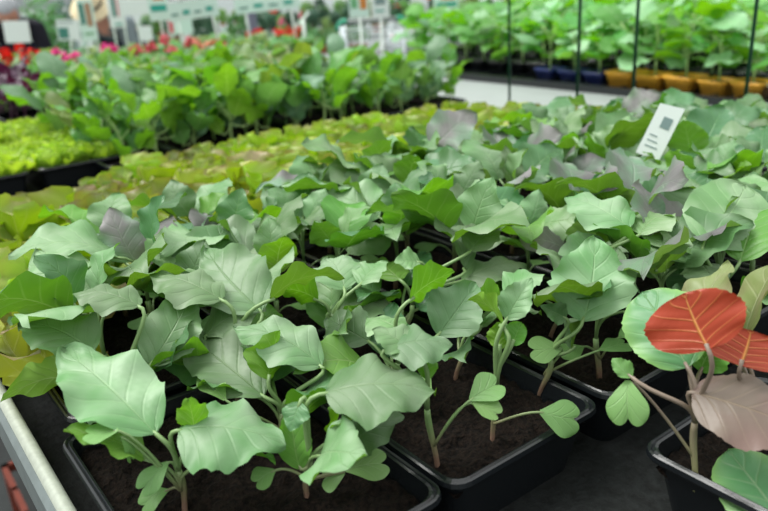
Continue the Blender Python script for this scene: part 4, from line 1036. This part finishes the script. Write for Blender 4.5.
# ------------------------------------------------------------------ people
def skin_mesh(name, chains, mat, parent, sub=2, root_i=0):
    bm = bmesh.new(); sl = bm.verts.layers.skin.verify(); seen = {}
    first = None
    for ch in chains:
        prev = None
        for p, r in ch:
            key = tuple(round(c, 4) for c in p)
            v = seen.get(key)
            if v is None:
                v = bm.verts.new(p); v[sl].radius = (r, r) if not isinstance(r, tuple) else r; seen[key] = v
                if first is None: first = v; v[sl].use_root = True
            if prev is not None and prev is not v and bm.edges.get((prev, v)) is None: bm.edges.new((prev, v))
            prev = v
    me = bpy.data.meshes.new(name); bm.to_mesh(me); bm.free(); me.materials.append(mat)
    o = bpy.data.objects.new(name, me); C.objects.link(o); o.parent = parent
    s = o.modifiers.new('skin', 'SKIN'); s.use_smooth_shade = True
    u = o.modifiers.new('sub', 'SUBSURF'); u.levels = sub; u.render_levels = sub
    return o
def ellipsoid(mb, c, r, n=20, m=14, fn=None):
    vs = []; fs = []
    for i in range(m+1):
        for k in range(n):
            th = PI*i/m; a = 2*PI*k/n; v = Vector((math.sin(th)*math.cos(a), math.sin(th)*math.sin(a), math.cos(th)))
            s = fn(v) if fn else 1
            vs.append((c[0]+v.x*r[0]*s, c[1]+v.y*r[1]*s, c[2]+v.z*r[2]*s))
    for i in range(m):
        for k in range(n): fs.append((i*n+k, i*n+(k+1) % n, (i+1)*n+(k+1) % n, (i+1)*n+k)[::-1])
    mb.add(vs, fs)
def person(name, label, pos, rz, shirt, hair='short', stoop=.35, up=0.0):
    """faces local -y; head centre at pos"""
    root = thing(name, label, 'person', (pos[0], pos[1], FZ), rz)
    hz = pos[2]-FZ
    hip = Vector((0, stoop+.05, .90)); neck = Vector((0, .09, hz-.10)); chest = hip.lerp(neck, .68)+Vector((0, .02, .03)); waist = hip.lerp(neck, .35)+Vector((0, .015, .02))
    head0 = Vector((0, .045, hz-.045)); headc = Vector((0, 0, hz))
    arms = []; hands = []; sleeve = []
    for s in (1, -1):
        sh = neck+Vector((s*.17, .03, -.04)); el = sh+Vector((s*.05, -.06, -.27)); wr = el+Vector((-s*.03, -.20, -.10)); pm = wr+Vector((-s*.01, -.07, -.02))
        arms.append([(chest, .12), (sh, .055), (el, .040), (wr, .027), (pm, (.038, .018))])
        sleeve.append([(chest, (.155, .12)), (sh, .068), (el, .054), (el.lerp(wr, .35), .048)])
        for q, ln in zip(range(4), (.068, .078, .072, .055)):
            b0 = pm+Vector((s*(.03-.02*q), -.012, 0)); hands.append([(pm, (.038, .018)), (b0, .010), (b0+Vector((0, -ln*.5, -.006)), .009), (b0+Vector((0, -ln*.9, -.03)), .007)])
        th = wr+Vector((-s*.035, -.03, 0)); hands.append([(wr, .027), (th, .012), (th+Vector((-s*.015, -.035, -.01)), .009)])
    legs = []; trs = []
    for s in (1, -1):
        hp_ = hip+Vector((s*.09, 0, -.06)); kn = Vector((s*.10, stoop-.02, .48)); an = Vector((s*.10, stoop+.08, .09)); toe = Vector((s*.11, stoop-.08, .03))
        legs.append([(hip, .12), (hp_, .085), (kn, .055), (an, .038), (toe, .035)]); trs.append([(hip, (.15, .12)), (hp_, .095), (kn, .068), (an+Vector((0, 0, .03)), .055)])
    body = skin_mesh('body', [[(hip, .12), (waist, .11), (chest, .12), (neck, .055), (head0, .048), (headc, .05)]]+arms+hands+legs, M['skin'], root)
    skin_mesh('shirt', [[(hip, (.155, .125)), (waist, (.145, .12)), (chest, (.155, .12)), (neck, .075)]]+sleeve, M[shirt], root)
    skin_mesh('trousers', trs, M['denim'], root)
    for s in (1, -1):
        b = MB(); ellipsoid(b, (s*.105, stoop-.02, .035), (.048, .13, .036)); b.build('shoe', M['band'], root)
    # head tilted down: shaped skull with brow, nose, chin, ears
    tilt = .80
    hd = thing_part = bpy.data.objects.new('head', None); C.objects.link(hd)
    b = MB()
    def fn(v):
        s = 1.0
        if v.y < 0: s += .10*math.exp(-((v.x/.16)**2+((v.z+.05)/.16)**2))      # nose
        if v.z < -.3: s -= .12*min(1, (-v.z-.3))*(1 if v.y > 0 else .3)          # jaw narrows
        for sx in (-.33, .33): s -= .05*math.exp(-(((v.x-sx)/.13)**2+((v.z-.12)/.1)**2)) if v.y < 0 else 0
        return s
    ellipsoid(b, (0, 0, 0), (.076, .095, .115), 28, 22, fn)
    for s in (1, -1): ellipsoid(b, (s*.078, .01, -.01), (.012, .02, .032), 8, 8)
    bpy.data.objects.remove(hd)
    hd = b.build('head', M['skin'], root); hd.location = headc; hd.rotation_euler = (tilt, 0, 0)
    b = MB()
    for s in (1, -1): ellipsoid(b, (s*.029, -.086, .014), (.010, .007, .006), 10, 8)
    ey = b.build('eyes', M['band'], hd)
    b = MB(); ellipsoid(b, (0, -.088, -.058), (.022, .008, .006), 10, 8); b.build('mouth', M['pinkprint'], hd)
    b = MB(); r = random.Random(4)
    def fh(v): return (1 + .05*noise.noise(v*6)) if (v.y > -.35 or v.z > .45) and v.z > -.55 else .86
    ellipsoid(b, (0, .008, .014), (.088, .104, .118), 32, 24, fh); b.build('hair', M['hair'] if hair == 'short' else M['band'], hd)
    if hair == 'hat':
        b = MB(); b.lathe([(.001, .135), (.05, .132), (.078, .11), (.088, .05), (.092, .045), (.165, .03), (.168, .026), (.092, .036), (.084, .04)], 32); h_ = b.build('straw_hat', M['straw'], hd); h_['label'] = 'pale straw hat with wide brim'
        b = MB(); b.lathe([(.090, .045), (.0895, .072)], 32); b.build('hat_band', M['band'], hd)
person('person', 'person in black stooping over plants, grey hair, head bent down', SPOTS['person'], FACE+.25, 'black')
person('person', 'person in grey bending down under a pale straw hat behind the signs', SPOTS['hat_person'], FACE-.15, 'greycloth', 'hat')

# ------------------------------------------------------------------ greenery and stands deeper in the hall
def shrub(pos, rad, hgt, label, m='shrub', ground=FZ, group=None, n=260, L=.05):
    r = random.Random(int(pos[0]*517+pos[1]*91)); root = thing('potted_shrub', label, 'shrub', (pos[0], pos[1], ground), 0, group)
    b = MB(); b.lathe([(.001, 0), (rad*.5, 0), (rad*.62, rad*.7), (rad*.66, rad*.7), (rad*.66, rad*.8), (rad*.58, rad*.8), (.001, rad*.68)], 16); b.build('pot', M['terra'], root)
    b = MB()
    def fn(r):
        v = Vector((r.gauss(0, 1), r.gauss(0, 1), r.gauss(.2, 1))).normalized(); q = r.uniform(.55, 1)
        return Vector((v.x*rad*q, v.y*rad*q, rad*.7+hgt*.5+v.z*hgt*.5*q)), v
    blob_leaves(b, fn, n, L, r); b.build('crown', M[m], root)
    b = MB(); b.tube([(0, 0, rad*.5), (0, 0, rad*.7+hgt*.5)], rad*.07, 7); b.build('trunk', M['stem_p'], root)
SN = [('shrub', .105, .30), ('shrubd', .10, .34), ('ko', .105, .26), ('k', .10, .28)]
protos = []
for q, (m, rad, hg) in enumerate(SN):
    before = set(o.name for o in bpy.data.objects)
    shrub((0, 0, 0), rad, hg, 'x', m, 0, None, n=220, L=.055)
    protos.append([o for o in bpy.data.objects if o.name not in before and o.type == 'EMPTY'][0])
box = thing('plant_carton', 'x', 'box')
b = MB(); b.box(-.16, -.11, 0, .16, .11, .003); b.box(-.16, -.11, 0, -.155, .11, .14); b.box(.155, -.11, 0, .16, .11, .14); b.box(-.155, -.11, .003, .155, -.105, .14); b.box(-.155, .105, .003, .155, .11, .14)
b.build('carton', M['card'], box, smooth=False)
b = MB(); b.box(-.09, -.114, .04, .09, -.111, .10); b.build('print_panel', M['gprint'], box, smooth=False)
SD = {0: 'mid green shrub', 1: 'dark green shrub', 2: 'olive green shrub', 3: 'bright green shrub'}
rw = random.Random(21); dep = (6.75, 8.1, 9.6, 11.2, 12.9)
for ri, d in enumerate(dep):
    for si in range(8):
        lat = -4.4+1.62*si+(.4 if ri % 2 else 0)
        c = Vector((math.sin(YAW)*d+math.cos(YAW)*lat, math.cos(YAW)*d-math.sin(YAW)*lat, .5))
        if not in_frame(c, .12): continue
        if ri == 0 and si in (1, 2) : continue
        if math.hypot(c.x-TC[0], c.y-TC[1]) < 1.4 or any(math.hypot(c.x-q[0], c.y-q[1]) < .95 for q in (SPOTS['person'], SPOTS['hat_person'], SPOTS['cone'], TC, (TC[0]+.3, TC[1]-.2), (TC[0]-.4, TC[1]+.3), (TC[0]+.25, TC[1]+.35), SPOTS['cart1'], SPOTS['cart2'])): continue
        where = 'deep stand %s back and %s across the hall' % (ORD[ri+1], ORD[si+1])
        bench('plant_stand', 'white plant stand, %s row deep in the hall, %s across' % (ORD[ri+1], ORD[si+1]), -.72, -.28, .72, .28, .50, 'white', rz=-YAW, c=c[:2])
        for k in range(6):
            off = Vector((-.6+.24*k, rw.uniform(-.1, .1), 0)); off.rotate(Euler((0, 0, -YAW)))
            P3 = (c.x+off.x, c.y+off.y, .50)
            if not in_frame((P3[0], P3[1], .7), .03): continue
            z = rw.random()
            if z < .45:
                q = rw.randrange(4); dup(protos[q], P3, rw.random()*6, rw.uniform(.75, 1.1), '%s, %s along on %s' % (SD[q], ORD[k+1], where), 'shrubs on the deep stands')
            elif z < .75:
                kind = rw.choice(['pink', 'red', 'salmon', 'magenta']); dup(fprot[kind][0], P3, rw.random()*6, 1.7, '%s potted flower, %s along on %s' % (kind, ORD[k+1], where), 'flowers on the deep stands')
            else:
                dup(box, P3, -YAW+rw.uniform(-.1, .1), rw.uniform(.65, .72), 'white printed plant carton, %s along on %s' % (ORD[k+1], where), 'cartons on the deep stands')

for (x, y, rad, hg, m, lab) in TALLSHRUBS:
    shrub((x, y), rad, hg, lab, m, FZ, None, n=900, L=.05)

# prototypes that no spot used
for o in [o for o in bpy.data.objects if o.parent is None and o.type == 'EMPTY' and o.get('label') in ('x', 'seedling', 'lettuce', 'tray') and o.name not in used]:
    for c in list(o.children): bpy.data.objects.remove(c)
    bpy.data.objects.remove(o)

# ------------------------------------------------------------------ hall
b = MB(); b.box(-9, -5, FZ-.1, 16, 17, FZ); struct(b.build('floor', M['floor'], smooth=False))
b = MB(); b.box(-1.2, -.8, FZ, 1.40, 3.02, FZ+.006); struct(b.build('trim_2', M['floor_d'], smooth=False))  # darker concrete sheet under and around the planting bench
def wall(name, x0, y0, x1, y1):
    b = MB(); b.box(x0, y0, FZ, x1, y1, .9+FZ); struct(b.build(name, M['panel'], smooth=False))
wall('wall_back', -9, 16.9, 16, 17); wall('wall_right', 15.9, -5, 16, 17); wall('wall_left', -9, -5, -8.9, 17)
def glazing(name, a, b_, z0, z1, n):
    a = Vector(a); b_ = Vector(b_); d = (b_-a); fr = MB()
    for i in range(n+1):
        p = a + d*i/n; fr.box(p.x-.04, p.y-.04, z0, p.x+.04, p.y+.04, z1)
    lo = (min(a.x, b_.x)-.04, min(a.y, b_.y)-.04); hi = (max(a.x, b_.x)+.04, max(a.y, b_.y)+.04)
    for z in (z0, (z0+z1)/2, z1): fr.box(lo[0], lo[1], z-.04, hi[0], hi[1], z+.04)
    o = struct(fr.build(name, M['framew'], smooth=False))
glazing('window_1', (-9, 16.95), (16, 16.95), .85, 3.4, 14)
glazing('window_2', (15.95, -5), (15.95, 17), .85, 3.4, 12)
glazing('window_3', (-8.95, -5), (-8.95, 17), .85, 3.4, 12)
crate(cr, .32, .44, .20)

# ------------------------------------------------------------------ light
w = bpy.data.worlds.new('world'); bpy.context.scene.world = w; w.use_nodes = True
nt = w.node_tree; bg = nt.nodes['Background']
tc = nt.nodes.new('ShaderNodeTexCoord'); sp = nt.nodes.new('ShaderNodeSeparateXYZ'); nt.links.new(tc.outputs['Generated'], sp.inputs[0])
cr_ = nt.nodes.new('ShaderNodeValToRGB'); nt.links.new(sp.outputs[2], cr_.inputs[0])
cr_.color_ramp.elements[0].position = 0; cr_.color_ramp.elements[0].color = (.22, .25, .25, 1)
cr_.color_ramp.elements[1].position = .8; cr_.color_ramp.elements[1].color = (1.33, 1.36, 1.34, 1)
nt.links.new(cr_.outputs[0], bg.inputs['Color']); bg.inputs['Strength'].default_value = .95
sn = bpy.data.lights.new('overcast_sun', 'SUN'); sn.energy = 2.9; sn.angle = math.radians(35); sn.color = (1, .99, .95)
so = bpy.data.objects.new('overcast_sun', sn); C.objects.link(so); so.rotation_euler = (math.radians(-22), math.radians(-20), 0)
sc = bpy.context.scene
sc.view_settings.view_transform = 'Standard'; sc.view_settings.look = 'None'; sc.view_settings.gamma = 1; sc.view_settings.exposure = .46
sc.cycles.max_bounces = 8; sc.cycles.transparent_max_bounces = 4; sc.cycles.use_denoising = True
